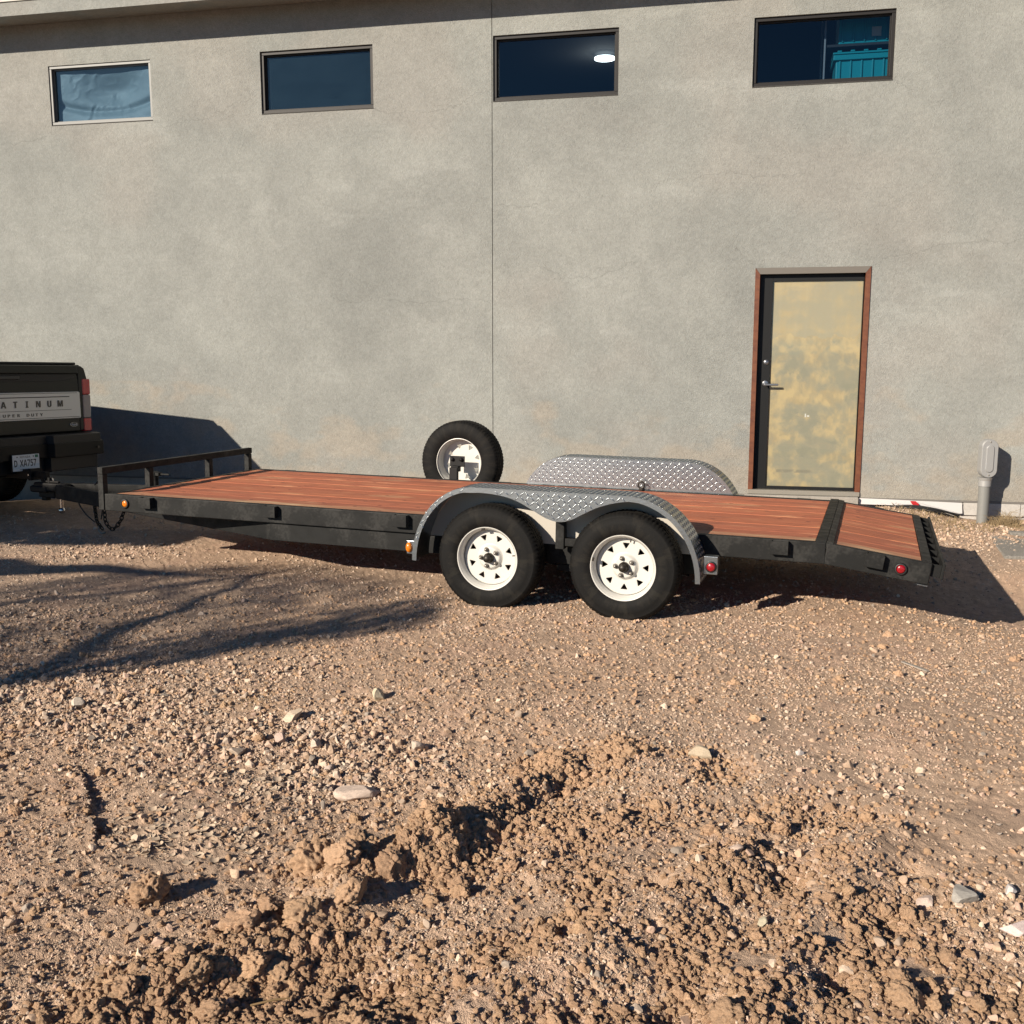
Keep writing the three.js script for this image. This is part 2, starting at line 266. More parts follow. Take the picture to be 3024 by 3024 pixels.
{
  const th = [], rs = [];
  for (let a = -180; a < -35; a += 3) th.push(a);
  for (let a = -35; a < 35; a += 0.072) th.push(a);
  for (let a = 35; a <= 180; a += 3) th.push(a);
  th[th.length - 1] = 180;
  for (let r = 0.3; r < 1.9; r += 0.2) rs.push(r);
  for (let r = 1.9; r < 12;) { rs.push(r); r += Math.min(0.05, r * r / 1659 * 1.12); }
  for (let r = 12; r < 900; r *= 1.25) rs.push(r);
  const pos = new Float32Array(th.length * rs.length * 3), col = new Float32Array(pos.length), uv = new Float32Array(th.length * rs.length * 2), idx = [];
  let n = 0;
  for (const r of rs) for (const a of th) {
    const A = a * D2R - 12.65 * D2R, x = Math.sin(A) * r, z = 10.5 - Math.cos(A) * r;
    const y = (z < -.06 && z > -9 && x > -15 && x < 9) ? -0.3 : H(x, z, r);
    pos[3 * n] = x; pos[3 * n + 1] = y; pos[3 * n + 2] = z; uv[2 * n] = x; uv[2 * n + 1] = z;
    const L = maskLoose(x, z), S = maskSmooth(x, z), f1 = fbm(x * 1.1, z * 1.1, 4, 301), f2 = fbm(x * 4, z * 4, 4, 307), f3 = fbm(x * 22, z * 22, 3, 311);
    let c = mixc([0.52, 0.40, 0.29], [0.455, 0.36, 0.27], ss(0.35, 0.65, f1));
    c = mixc(c, [0.575, 0.445, 0.325], L * 0.7);
    c = mixc(c, [0.54, 0.395, 0.295], 0.5 * ss(0.55, 0.72, f2));
    c = mixc(c, [0.55, 0.40, 0.23], 0.8 * blob(x, z, [[-2.2, 6.25, .16], [-.45, 6.85, .12, .6]]));
    c = mixc(c, [0.52, 0.42, 0.32], 0.5 * S);
    c = mixc(c, [0.52, 0.40, 0.29], 0.8 * ss(2.4, 0.4, z) * ss(0.5, 1.2, x) * ss(.4, .6, f2));
    const k = 0.78 + 0.44 * f3; for (let i = 0; i < 3; i++) col[3 * n + i] = c[i] * k * [1.42, 1.295, 1.235][i]; n++;
  }
  const W = th.length;
  for (let j = 0; j < rs.length - 1; j++) for (let i = 0; i < W - 1; i++) { const p = j * W + i; idx.push(p, p + 1, p + W, p + 1, p + W + 1, p + W); }
  const c0 = n; // close the centre
  const g = new THREE.BufferGeometry();
  g.setAttribute('position', new THREE.BufferAttribute(pos, 3)); g.setAttribute('color', new THREE.BufferAttribute(col, 3)); g.setAttribute('uv', new THREE.BufferAttribute(uv, 2));
  g.setIndex(idx); g.computeVertexNormals();
  struct('ground', g, std({ vertexColors: true, map: rep(T.dirtFine, 1.37, 1.37), roughness: 1, bumpMap: rep(T.dirtBump, 2.3, 2.3), bumpScale: 0.004 }), 'bare tan dirt yard with gravel, clods and tyre ruts');
}

// ---------------------------------------------------------------- stones, gravel and clods on the ground
function rockGeo(s, detail, cuts, rough, flat = true) {
  let g = mergeVertices(new THREE.IcosahedronGeometry(1, detail).deleteAttribute('uv').deleteAttribute('normal'), 1e-4);
  const p = g.attributes.position, planes = [], v = V();
  const r0 = (i) => hash(i, s, 401) * 2 - 1;
  for (let i = 0; i < cuts; i++) planes.push([V(r0(i * 3), r0(i * 3 + 1), r0(i * 3 + 2)).normalize(), (cuts > 6 ? 0.42 : 0.52) + 0.4 * hash(i, s, 409)]);
  for (let i = 0; i < p.count; i++) {
    v.fromBufferAttribute(p, i);
    for (const [n, d] of planes) { const q = v.dot(n); if (q > d) v.addScaledVector(n, d - q); }
    if (rough) v.multiplyScalar(1 + rough * (lumps(v.x * 1.9 + s, v.y * 1.9, v.z * 1.9, 421 + s) + .8 * lumps(v.x * 4.3, v.y * 4.3 + s, v.z * 4.3, 431 + s) + .6 * lumps(v.x * 9, v.y * 9, v.z * 9 + s, 441 + s) - 1));
    p.setXYZ(i, v.x, v.y, v.z);
  }
  if (flat) g = g.toNonIndexed();
  g.computeVertexNormals();
  const q = g.attributes.position, uv = new Float32Array(q.count * 2); for (let i = 0; i < q.count; i++) { uv[2 * i] = q.getX(i) + 0.3 * q.getZ(i); uv[2 * i + 1] = q.getY(i) + 0.3 * q.getZ(i); }
  g.setAttribute('uv', new THREE.BufferAttribute(uv, 2)); return g;
}
const pebbles = [0, 1, 2, 3, 4, 5, 6, 7].map((s) => rockGeo(s + 3, 2, 16, 0.05));
const clodGeos = [0, 1, 2, 3, 4, 5].map((s) => rockGeo(s + 30, 8, 5, 0.3, false));
M.stone = std({ map: rep(T.dirtFine, .35, .35), roughness: 0.95 });
M.clod = std({ map: rep(T.dirtFine, .5, .5), roughness: 1, bumpMap: rep(T.dirtBump, .5, .5), bumpScale: 0.002 });
const stoneColour = () => { const t = rnd(), k = rr(0.8, 1.2); const c = t < 0.3 ? [0.62, 0.53, 0.43] : t < 0.65 ? [0.55, 0.43, 0.32] : t < 0.8 ? [0.58, 0.44, 0.35] : t < 0.94 ? [0.46, 0.38, 0.30] : [0.33, 0.30, 0.26]; return c.map((q, i) => q * k * [1.40, 1.30, 1.24][i]); };
const soilColour = () => { const k = rr(0.8, 1.12), t = rnd(); return mixc([0.58, 0.43, 0.29], [0.55, 0.395, 0.275], t).map((q, i) => q * k * [1.62, 1.455, 1.32][i]); };
function scatter(name, geos, mat, label, count, density, size, colour, region, sink = 0.25) {
  const lists = geos.map(() => []);
  let tries = 0, made = 0;
  while (made < count && tries < count * 60) {
    tries++;
    const [x, z] = region(); const d = density(x, z); if (rnd() > d) continue;
    const a = -Math.atan2(x, 10.5 - z); const off = Math.abs(a - 12.65 * D2R); if (off > 33 * D2R || z < 0.03) continue;
    const s = size(x, z); lists[made % geos.length].push([x, H(x, z) + s * (0.45 - sink), z, s]); made++;
  }
  const o = new THREE.Group(); o.name = name; scene.add(o); tag(o, label, null, null, 'stuff');
  const m4 = new THREE.Matrix4(), q = new THREE.Quaternion(), e = new THREE.Euler(), c = new THREE.Color();
  lists.forEach((l, gi) => {
    const im = shade(new THREE.InstancedMesh(geos[gi], mat, l.length)); im.name = 'stones'; im.userData.kind = 'stuff';
    l.forEach(([x, y, z, s], i) => { q.setFromEuler(e.set(rr(0, 6.3), rr(0, 6.3), rr(0, 6.3))); m4.compose(V(x, y, z), q, V(s * rr(0.75, 1.3), s * rr(0.5, 0.95), s * rr(0.75, 1.2))); im.setMatrixAt(i, m4); im.setColorAt(i, c.setRGB(...colour())); });
    o.add(im);
  });
}
const nearRegion = () => { const r = 1.9 + 5.1 * Math.pow(rnd(), 1.25), a = (rr(-33, 33) + 12.65) * D2R; return [-Math.sin(a) * r, 10.5 - Math.cos(a) * r]; };
const wideRegion = () => { const r = 3.4 + 8 * Math.pow(rnd(), 0.9), a = (rr(-33, 33) + 12.65) * D2R; return [-Math.sin(a) * r, 10.5 - Math.cos(a) * r]; };
scatter('fine_gravel', pebbles, M.stone, 'fine gravel strewn over the dirt yard', 80000, (x, z) => 0.22 + 0.5 * ss(.35, .7, fbm(x * 3, z * 3, 3, 451)) + .8 * maskGravel(x, z) - 0.4 * maskSmooth(x, z), (x, z) => 0.0026 + 0.0052 * rnd() ** 3, stoneColour, nearRegion, .3);
scatter('yard_gravel', pebbles, M.stone, 'scattered gravel across the middle of the yard', 46000, (x, z) => 0.18 + 0.55 * ss(.40, .68, fbm(x * 1.3, z * 1.3, 4, 453)) + 0.9 * maskGravel(x, z), (x, z) => 0.0042 + 0.0098 * rnd() ** 3.6, stoneColour, wideRegion, 0.42);
scatter('coarse_gravel', pebbles, M.stone, 'coarse pale gravel in loose patches', 7000, (x, z) => 0.03 + maskGravel(x, z) ** 1.3, () => 0.008 + 0.016 * rnd() ** 3, stoneColour, () => (rnd() < 0.6 ? nearRegion() : wideRegion()), 0.22);
scatter('soil_crumbs', [0, 1, 2, 3].map((i) => rockGeo(i + 60, 4, 6, 0.26, false)), M.clod, 'small crumbs of loose tan soil', 38000, (x, z) => (0.03 + maskLoose(x, z) ** 1.4) * (1 - 0.9 * maskSmooth(x, z)), () => 0.004 + 0.009 * rnd() ** 2.4, soilColour, nearRegion, 0.25);
scatter('soil_clods', clodGeos, M.clod, 'broken clods of tan soil heaped in the foreground', 1900, (x, z) => (0.01 + maskLoose(x, z) ** 1.8) * (1 - maskSmooth(x, z)), () => 0.008 + 0.019 * rnd() ** 3.2, soilColour, nearRegion, 0.28);

{ // curled flakes of dried mud
  const g = new THREE.BoxGeometry(2, .14, 1.5, 5, 1, 3), q = g.attributes.position; for (let i = 0; i < q.count; i++) { const x = q.getX(i), z = q.getZ(i); q.setX(i, x * (1 - .18 * z * z)); q.setY(i, q.getY(i) + .34 * x * x + .12 * z * z); } g.computeVertexNormals();
  const spots = [[-1.92, 7.53, .20, 90], [-1.70, 7.60, .18, 70], [-2.0, 7.72, .2, 45], [-1.62, 7.05, .2, 90], [-1.85, 7.1, .26, 60]], n = spots.reduce((a, s) => a + s[3], 0);
  const im = shade(new THREE.InstancedMesh(g, M.stone, n)); im.name = 'mud_flakes'; tag(im, 'curled pale flakes of dried mud on the flat patch at left', null, null, 'stuff'); scene.add(im);
  const m4 = new THREE.Matrix4(), qq = new THREE.Quaternion(), e = new THREE.Euler(), c = new THREE.Color(); let i = 0;
  for (const [cx, cz, r, k] of spots) for (let j = 0; j < k; j++) { const a = rr(0, 6.28), d = r * Math.sqrt(rnd()), x = cx + Math.cos(a) * d, z = cz + Math.sin(a) * d * .8, s = .005 + .013 * rnd() ** 1.8; qq.setFromEuler(e.set(rr(-.35, .35), rr(0, 6.28), rr(-.35, .35))); m4.compose(V(x, H(x, z) + s * .12, z), qq, V(s, s * .8, s)); im.setMatrixAt(i, m4); const t = rr(.9, 1.15); im.setColorAt(i, c.setRGB(.80 * t, .63 * t, .46 * t)); i++; }
}

// ---------------------------------------------------------------- the building
const WALL_TOP = 5.18, WX0 = -9.5, WW = 13, WH = 5.6;
const CRACKS = [
  [[-3.81, 4.10], [-3.7, 4.06], [-3.4, 4.05], [-3.05, 4.06], [-2.9, 4.1], [-2.75, 4.19], [-2.6, 4.21]],
  [[-7.61, 4.1], [-7.62, 4.02], [-7.8, 3.97], [-8.1, 3.93], [-8.5, 3.95]],
  [[-6.34, 4.1], [-6.2, 4.03], [-5.95, 4.08], [-5.7, 4.1], [-5.45, 4.2], [-5.2, 4.27]],
  [[.075, 2.435], [-.02, 2.53], [-.1, 2.6], [-.13, 2.64]], [[1.155, 2.435], [1.3, 2.52], [1.5, 2.53], [1.7, 2.6], [2.05, 2.64], [2.3, 2.62], [2.8, 2.7]],
  [[-4.35, 2.2], [-4.1, 2.14], [-3.8, 2.18], [-3.4, 2.13], [-3.0, 2.16], [-2.58, 2.15]], [[1.26, 4.1], [1.33, 4.06], [1.42, 4.0], [1.4, 3.9]],
  [[-2.1, 2.5], [-1.85, 2.38], [-1.5, 2.36], [-1.2, 2.48], [-1.1, 2.52]], [[-.5, 3.3], [-.2, 3.34], [.05, 3.28], [.5, 3.3]], [[-2.55, 3.1], [-2.2, 3.08], [-1.9, 3.14]],
];
const crackLines = CRACKS.map((P, s) => { const Q = []; for (let i = 0; i < P.length - 1; i++) for (let k = 0; k < 8; k++) { const t = k / 8; Q.push([lerp(P[i][0], P[i + 1][0], t) + 0.02 * (hash(i * 8 + k, s, 7) - 0.5), lerp(P[i][1], P[i + 1][1], t) + 0.035 * (hash(i * 8 + k, s, 8) - 0.5)]); } Q.push(P[P.length - 1]); return Q; });
T.wall = (() => {
  const w = 2048, h = 1024, crack = new Float32Array(w * h);
  for (const Q of crackLines) for (let i = 0; i < Q.length - 1; i++) for (let k = 0; k <= 30; k++) {
    const x = (lerp(Q[i][0], Q[i + 1][0], k / 30) - WX0) / WW * w, y = lerp(Q[i][1], Q[i + 1][1], k / 30) / WH * h;
    const xi = Math.round(x), yi = Math.round(y); if (xi > 0 && yi > 0 && xi < w - 1 && yi < h - 1) { crack[yi * w + xi] = Math.max(crack[yi * w + xi], 0.17); }
  }
  return texture(w, h, (px, py) => {
    const x = WX0 + px / w * WW, y = py / h * WH;
    const a = fbm(x * 0.75, y * 0.75, 5, 501), b = fbm(x * 2.2 + 0.5 * y, y * 2.2, 4, 511), c = fbm(x * 9, y * 9, 3, 521), g = hash(px, py, 3), p = fbm(x * 0.9 + 7, y * 0.9, 4, 531), st = fbm(x * 1.4, y * 6, 4, 541);
    let col = mixc([0.345, 0.345, 0.315], [0.475, 0.47, 0.425], clamp(0.5 + (a - 0.5) * 1.2 + (b - 0.5) * 0.85));
    col = mixc(col, [0.53, 0.525, 0.48], 0.35 * ss(0.58, 0.78, st) * ss(0.4, 0.6, b));
    col = mixc(col, [0.46, 0.42, 0.37], 0.4 * ss(0.50, 0.72, p));                               // pinkish-brown blotches in the coat
    const splash = fbm(x * 3, y * 5, 4, 551); if (y < 1.3) col = mixc(col, [0.52, 0.435, 0.34], 0.5 * ss(0.38, 0.66, splash - 0.28 * (y - 0.55)));  // mud splashed on the foot of the wall
    let k = 0.92 + 0.14 * c + 0.2 * (g - 0.5) + 0.15 * (vn(x * 48, y * 48, 561) - 0.5); k *= 1 - crack[py * w + px];
    return col.map((q, i) => q * k * [.802, .843, .877][i]);
  });
})();
const wallMap = rep(T.wall, 1 / WW, 1 / WH, -WX0 / WW, 0);
M.stucco = std({ map: wallMap, roughness: 0.95, bumpMap: rep(T.stuccoBump, 1.55, 1.55), bumpScale: 0.0042 });
const bld = thing('stucco_building', 'grey stucco building behind the trailer with a row of high windows and one door', 'building');
const WIN = [[-7.6, -6.35], [-5.07, -3.82], [-2.552, -1.293], [-0.015, 1.253]], WY0 = 4.115, WY1 = 4.735;
const holeRect = (s, x0, x1, y0, y1) => { const h = new THREE.Path(); h.moveTo(x0, y0); h.lineTo(x0, y1); h.lineTo(x1, y1); h.lineTo(x1, y0); h.closePath(); s.holes.push(h); };
const DX0 = 0.077, DX1 = 1.15, DY1 = 2.432, BASE = 0.207;
{
  const L = poly([[-14, BASE], [-2.566, BASE], [-2.566, WALL_TOP], [-14, WALL_TOP]]); holeRect(L, ...WIN[0], WY0, WY1); holeRect(L, ...WIN[1], WY0, WY1);
  const Rr = poly([[-2.559, BASE], [DX0, BASE], [DX0, DY1], [DX1, DY1], [DX1, BASE], [8, BASE], [8, WALL_TOP], [-2.559, WALL_TOP]]); holeRect(Rr, ...WIN[2], WY0, WY1); holeRect(Rr, ...WIN[3], WY0, WY1);
  part('wall_panel', extrude(L, 0.25).translate(0, 0, -0.25), M.stucco, bld);
  part('wall_panel', extrude(Rr, 0.25).translate(0, 0, -0.25), M.stucco, bld);
  part('control_joint', bx(-2.566, -2.559, BASE, WALL_TOP, -0.24, -0.012, 0), M.steelDark, bld);
  part('footing', [bx(-14, 8, -0.5, BASE - 0.006, -0.25, -0.02, 0)], std({ map: T.concrete, c: [1.5, 1.5, 1.55], roughness: 0.95 }), bld);
  part('weep_screed', [bx(1.152, 8, BASE - 0.018, BASE - 0.001, -0.02, 0.006, 0), bx(-14, 0.07, BASE - 0.018, BASE - 0.001, -0.02, 0.006, 0)], std({ c: [0.2, 0.19, 0.175], roughness: 0.6 }), bld);
  // eave
  const ev = poly([[0.003, 5.18], [0.43, 5.137], [0.43, 5.275], [0.003, 5.36]]);
  part('eave', metric(extrude(ev, 22).rotateY(-Math.PI / 2).translate(8, 0, 0)), M.stucco, bld);
  part('roof_edge', bx(-14, 8, 5.277, 5.30, 0.30, 0.445, 0.002), std({ c: [0.62, 0.6, 0.55], roughness: 0.6 }), bld);
  // the rest of the shell, out of sight: roof, ceiling, floor, side and back walls
  part('roof', bx(-14.2, 8.2, 5.46, 5.75, -8.2, 0.0, 0), M.inside, bld);
  part('parapet', bx(-14, 8, 5.184, 5.458, -0.25, 0.001, 0), M.stucco, bld);
  part('floor_slab', bx(-13.95, 7.95, 0.05, 0.2, -7.95, -0.252, 0), M.concrete, bld);
  part('side_wall', bx(-14, -13.8, 0.21, 5.45, -8, -0.252, 0), M.inside, bld); part('side_wall', bx(7.8, 8, 0.21, 5.45, -8, -0.252, 0), M.inside, bld);
  part('back_wall', bx(-13.78, 7.78, 0.21, 5.45, -8, -7.8, 0), M.inside, bld);
}
// windows
const hazeTex = texture(256, 128, (px, py) => { const x = px / 256, y = py / 128; return [0.55, 0.72, 0.78, 0.065 + 0.05 * fbm(x * 6, y * 5, 4, 617) + 0.03 * fbm(x * 3, y * 40, 3, 619)]; });  // pale teal haze painted in to lighten the second pane
WIN.forEach(([x0, x1], i) => {
  const w = sub('window', bld), f = i === 0 ? 0.03 : 0.034, z0 = -0.085, z1 = i === 0 ? -0.012 : -0.02, y0 = WY0, y1 = WY1, mat = i === 0 ? M.aluFrame : M.bronze;
  part('frame', [bx(x0, x1, y1 - f, y1, z0, z1, .003), bx(x0, x1, y0, y0 + f, z0, z1, .003), bx(x0, x0 + f, y0 + f, y1 - f, z0, z1, .003), bx(x1 - f, x1, y0 + f, y1 - f, z0, z1, .003),
    bx(x0 + f, x1 - f, y1 - f - .012, y1 - f, z0, z1 - .03, .001), bx(x0 + f, x1 - f, y0 + f, y0 + f + .012, z0, z1 - .03, .001), bx(x0 + f, x0 + f + .012, y0 + f + .012, y1 - f - .012, z0, z1 - .03, .001), bx(x1 - f - .012, x1 - f, y0 + f + .012, y1 - f - .012, z0, z1 - .03, .001)], mat, w);
  part('pane', new THREE.PlaneGeometry(x1 - x0 - 2 * f, y1 - y0 - 2 * f).translate((x0 + x1) / 2, (y0 + y1) / 2, z1 - .045), M.glass, w);
  if (i === 0) {                                                                           // wavy sheet added inside the pane to give its pale swirl
    const g = new THREE.PlaneGeometry(x1 - x0 - .01, y1 - y0 - .01, 150, 76), q = g.attributes.position;
    for (let k = 0; k < q.count; k++) { const x = q.getX(k) / .62, y = q.getY(k) / .31, e = clamp(1 - Math.max(Math.abs(x), Math.abs(y)) ** 3), wv = fbm(x * 2 + 5, y * 2 + 5, 3, 601); q.setZ(k, -.045 - .10 * e * (Math.exp(-((x - .15) ** 2) * 3 - (y - .15) ** 2 * 2.5) + .22 * Math.abs(fbm(x * 3 + wv * 2 + 9, y * 1.1 + 9, 3, 607) - .5) * 2) - .03 * Math.exp(-(((y + .55 - .35 * x * x) / .12) ** 2))); }
    g.computeVertexNormals();
    part('added_sheet', g.translate((x0 + x1) / 2, (y0 + y1) / 2, z1 - .03), phy({ c: [.80, .93, .95], roughness: .55, transmission: .66, thickness: 0, side: THREE.DoubleSide }), w, 'translucent sheet added behind the glass for its pale swirl');
  }
  if (i === 1) part('haze_film', new THREE.PlaneGeometry(x1 - x0 - 2 * f - .03, y1 - y0 - 2 * f - .03).translate((x0 + x1) / 2, (y0 + y1) / 2, z1 - .052), std({ map: hazeTex, transparent: true, roughness: 0.9, side: THREE.DoubleSide }), w, 'painted pale haze that lightens the glass');
  part('sealant', [bx(x0, x1, y0 - .010, y0 - .001, -.03, 0.004, .001)], std({ c: [0.05, 0.047, 0.043], roughness: 0.9 }), w);
});
// door
{
  const d = sub('door', bld);
  const rustM = std({ map: rep(T.rust, 2, 1), roughness: 0.6 });
  const header = std({ c: [0.17, 0.155, 0.135], roughness: 0.6 });
  const zf = 0.012;
  const jl = poly([[DX0, 0.222], [DX0 + .045, 0.222], [DX0 + .045, DY1 - .06], [DX0, DY1]]), jr = poly([[DX1 - .045, 0.222], [DX1, 0.222], [DX1, DY1], [DX1 - .045, DY1 - .06]]), hd = poly([[DX0 + .002, DY1], [DX0 + .047, DY1 - .06], [DX1 - .047, DY1 - .06], [DX1 - .002, DY1]]);
  part('jamb', metric(extrude(jl, .16).translate(0, 0, zf - .16)), rustM, d); part('jamb', metric(extrude(jr, .16).translate(0, 0, zf - .16)), rustM, d);
  part('header', metric(extrude(hd, .16).translate(0, 0, zf - .162)), header, d);
  const X0 = DX0 + .049, X1 = DX1 - .049, Y0 = 0.262, Y1 = DY1 - .064, zl = -0.055;
  const leaf = part('leaf', [bx(X0, X0 + .125, Y0, Y1, zl - .045, zl, .003), bx(X1 - .008, X1, Y0, Y1, zl - .045, zl, .003), bx(X0 + .125, X1 - .008, Y1 - .062, Y1, zl - .045, zl, .002), bx(X0 + .125, X1 - .008, Y0, Y0 + .03, zl - .045, zl, .002)], phy({ c: [0.011, 0.012, 0.013], roughness: 0.5, specularIntensity: .5 }), d);
  T.ply = texture(512, 1024, (px, py) => {
    const x = px / 512, y = py / 1024;
    const wx = x + 0.10 * (fbm(x * 4, y * 8, 4, 701) - 0.5), wy = y + 0.05 * (fbm(x * 5, y * 9, 4, 709) - 0.5);
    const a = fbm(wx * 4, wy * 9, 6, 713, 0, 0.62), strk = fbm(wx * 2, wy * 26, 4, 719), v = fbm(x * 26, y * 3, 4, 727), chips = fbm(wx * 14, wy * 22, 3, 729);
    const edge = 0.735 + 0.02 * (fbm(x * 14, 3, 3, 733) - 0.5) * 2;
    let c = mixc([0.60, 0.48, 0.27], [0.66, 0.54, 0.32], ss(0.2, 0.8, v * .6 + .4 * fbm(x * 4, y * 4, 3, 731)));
    if (y < edge) { const k = ss(0.36, 0.62, a * 0.55 + strk * 0.22 + 0.23 * chips) * ss(edge, edge - .05, y); c = mixc(mixc([0.68, 0.55, 0.31], [0.54, 0.44, 0.26], ss(.3, .7, chips)), [0.37, 0.375, 0.30], 0.85 * k); c = mixc(c, [0.33, 0.335, 0.26], 0.5 * ss(0.60, 0.72, a)); }  // grey mottle painted in for trees reflected in the glass
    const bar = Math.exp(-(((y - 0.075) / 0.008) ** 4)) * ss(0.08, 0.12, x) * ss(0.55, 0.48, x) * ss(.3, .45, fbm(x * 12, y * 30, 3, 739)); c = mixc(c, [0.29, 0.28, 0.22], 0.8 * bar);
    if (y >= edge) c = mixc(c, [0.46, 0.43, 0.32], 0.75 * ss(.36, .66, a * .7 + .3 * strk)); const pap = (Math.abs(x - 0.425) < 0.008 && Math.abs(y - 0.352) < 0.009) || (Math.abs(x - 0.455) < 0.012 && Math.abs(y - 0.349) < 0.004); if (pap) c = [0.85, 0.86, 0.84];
    return c.map((q, i) => q * [.77, .755, .745][i]);
  });
  const bw = X1 - X0 - .133, bh = Y1 - Y0 - .092;
  part('board', new THREE.BoxGeometry(bw, bh, .008).translate(X0 + .125 + bw / 2, Y0 + .03 + bh / 2, zl - .024), std({ map: T.ply, roughness: 0.8 }), d, 'yellow board filling the door leaf, with painted grey tree reflections');
  part('pane', new THREE.PlaneGeometry(bw, bh).translate(X0 + .125 + bw / 2, Y0 + .03 + bh / 2, zl - .012), phy({ c: [0.96, 0.98, 0.97], roughness: 0.02, transmission: 1, thickness: 0 }), d);
  const chromeD = std({ c: [0.42, 0.43, 0.45], roughness: 0.3, metalness: 0.9 });
  const hx = X0 + .085, hy = 1.315;
  part('handle', [lathe([[0, .012], [.024, .012], [.03, .006], [.03, 0]], 28).translate(hx, hy, zl), cyl(.011, .011, .05, 'z', hx, hy, zl + .03, 14), bx(hx - .012, hx + .125, hy - .021, hy + .0, zl + .045, zl + .062, .006).rotateZ(0)], chromeD, d);
  part('deadbolt', [lathe([[0, .014], [.016, .014], [.026, .006], [.028, 0]], 24).translate(hx, 1.523, zl), bx(hx - .003, hx + .003, 1.514, 1.532, zl + .013, zl + .016, 0)], chromeD, d);
  part('threshold', bx(DX0 + .0, DX1 - .0, 0.216, 0.26, -.16, .02, .004), std({ c: [0.40, 0.38, 0.33], roughness: 0.5, metalness: 0.5 }), d);
  part('sill', bx(DX0 - .03, DX1 - .012, -.2, 0.214, -.019, .07, .008), M.concrete, d);
}
{ // loose flashing, red tape and black hose at the foot of the wall
  const fl = poly([[1.145, .203], [1.4, .199], [1.64, .194], [1.86, .190], [2.095, .186], [2.1, .085], [2.07, .082], [1.97, .102], [1.85, .125], [1.66, .148], [1.5, .147], [1.3, .145], [1.15, .146]]);
  const fg = extrude(fl, .004), p = fg.attributes.position; for (let i = 0; i < p.count; i++) { const x = p.getX(i), y = p.getY(i); p.setZ(i, p.getZ(i) + 0.012 + 0.05 * ss(.2, .1, y) * (0.4 + 0.6 * Math.sin((x - 1.14) * 3.2) ** 2)); } fg.computeVertexNormals();
  part('flashing', fg, std({ c: [0.72, 0.71, 0.70], roughness: 0.55, metalness: 0.2 }), bld, 'bent white flashing strip hanging loose at the foot of the wall');
  part('tape', extrude(poly([[1.615, .197], [1.665, .196], [1.70, .165], [1.69, .150], [1.65, .152], [1.63, .17]]), .003).translate(0, 0, .062), std({ c: [0.55, 0.02, 0.025], roughness: 0.5 }), bld, 'scrap of red tape');
  part('footing_panel', [bx(2.112, 2.62, .066, .186, -.019, .004, .002), bx(2.625, 4, .066, .186, -.019, .004, .002)], std({ color: new THREE.Color().setRGB(1.5, 1.53, 1.6), roughness: 0.7, map: rep(T.concrete, 1, 1) }), bld);
  const hose = solo('black_hose', [tube([V(1.32, .10, .05), V(1.5, .142, .07), V(1.65, .152, .09), V(1.82, .132, .10), V(1.96, .100, .09), V(2.07, .060, .05)], .011, 8), tube([V(1.5, .128, .09), V(1.66, .139, .115), V(1.8, .122, .12), V(1.92, .09, .11), V(2.05, .045, .07)], .009, 8)], M.blackPlastic, 'black hose sagging under the loose white flashing by the door', 'hose');
}
// what shows through the high windows
{
  const lampDisc = solo('ceiling_light', new THREE.CylinderGeometry(.135, .135, .02, 40).translate(-1.905, 5.40, -3.5), std({ c: [0.9, 0.9, 0.88], emissive: new THREE.Color(1, 0.98, 0.93), emissiveIntensity: 3.2 }), 'round white ceiling light seen through the third high window', 'ceiling light');
  const pl = new THREE.PointLight(0xfff6e8, .6, 0, 2); pl.position.set(-1.905, 5.25, -3.5); pl.shadow.radius = 6; pl.castShadow = true; scene.add(pl);
  const rack = thing('storage_rack', 'dark storage rack behind the rightmost high window', 'rack', [1.05, 0.2, -0.55]);
  const rm = std({ c: [0.03, 0.032, 0.036], roughness: 0.5 }), rp = std({ c: [0.35, 0.36, 0.38], roughness: 0.5 });
  for (const sx of [-.40, .62]) for (const sz of [-.22, .29]) part('post', bx(sx - .008, sx + .008, 0, 5.0, sz - .008, sz + .008, .002), rp, rack);
  for (const y of [.9, 2.1, 3.1, 3.78, 4.3]) part('shelf', bx(-.39, .61, y, y + .025, -.21, .28, .003), rm, rack);
  const teal = std({ c: [0.0, 0.40, 0.47], roughness: 0.4 });
  const bin = thing('storage_bin', 'teal ribbed plastic bin on the lower shelf behind the rightmost high window', 'storage bin', [1.06, 4.006, -.5], 'teal bins on the rack');
  const binGeo = (h) => { const b = []; b.push(bx(-.30, .36, 0, h, -.2, .2, .012), bx(-.325, .385, h - .05, h, -.225, .225, .006), bx(-.33, .39, h + .001, h + .02, -.235, .235, .005)); return b; };
  part('tub', binGeo(.425), teal, bin);
  for (let k = 0; k < 7; k++) part('rib', bx(-.27 + k * .1, -.255 + k * .1, .02, .37, .2, .214, .004), teal, bin);
  for (let k = 0; k < 6; k++) part('lid_lug', bx(-.29 + k * .12, -.25 + k * .12, .445, .46, .2, .236, .004), teal, bin);
  const b2 = bin.clone(); b2.name = numbered('storage_bin'); scene.add(b2); b2.position.set(1.075, 4.527, -.5); b2.userData = { label: 'upper teal bin with a white label behind the rightmost high window', category: 'storage bin', group: 'teal bins on the rack' };
  part('paper_label', bx(.0, .085, .055, .14, .2145, .217, 0), std({ c: [0.75, 0.74, 0.7], roughness: 0.9 }), b2);
}
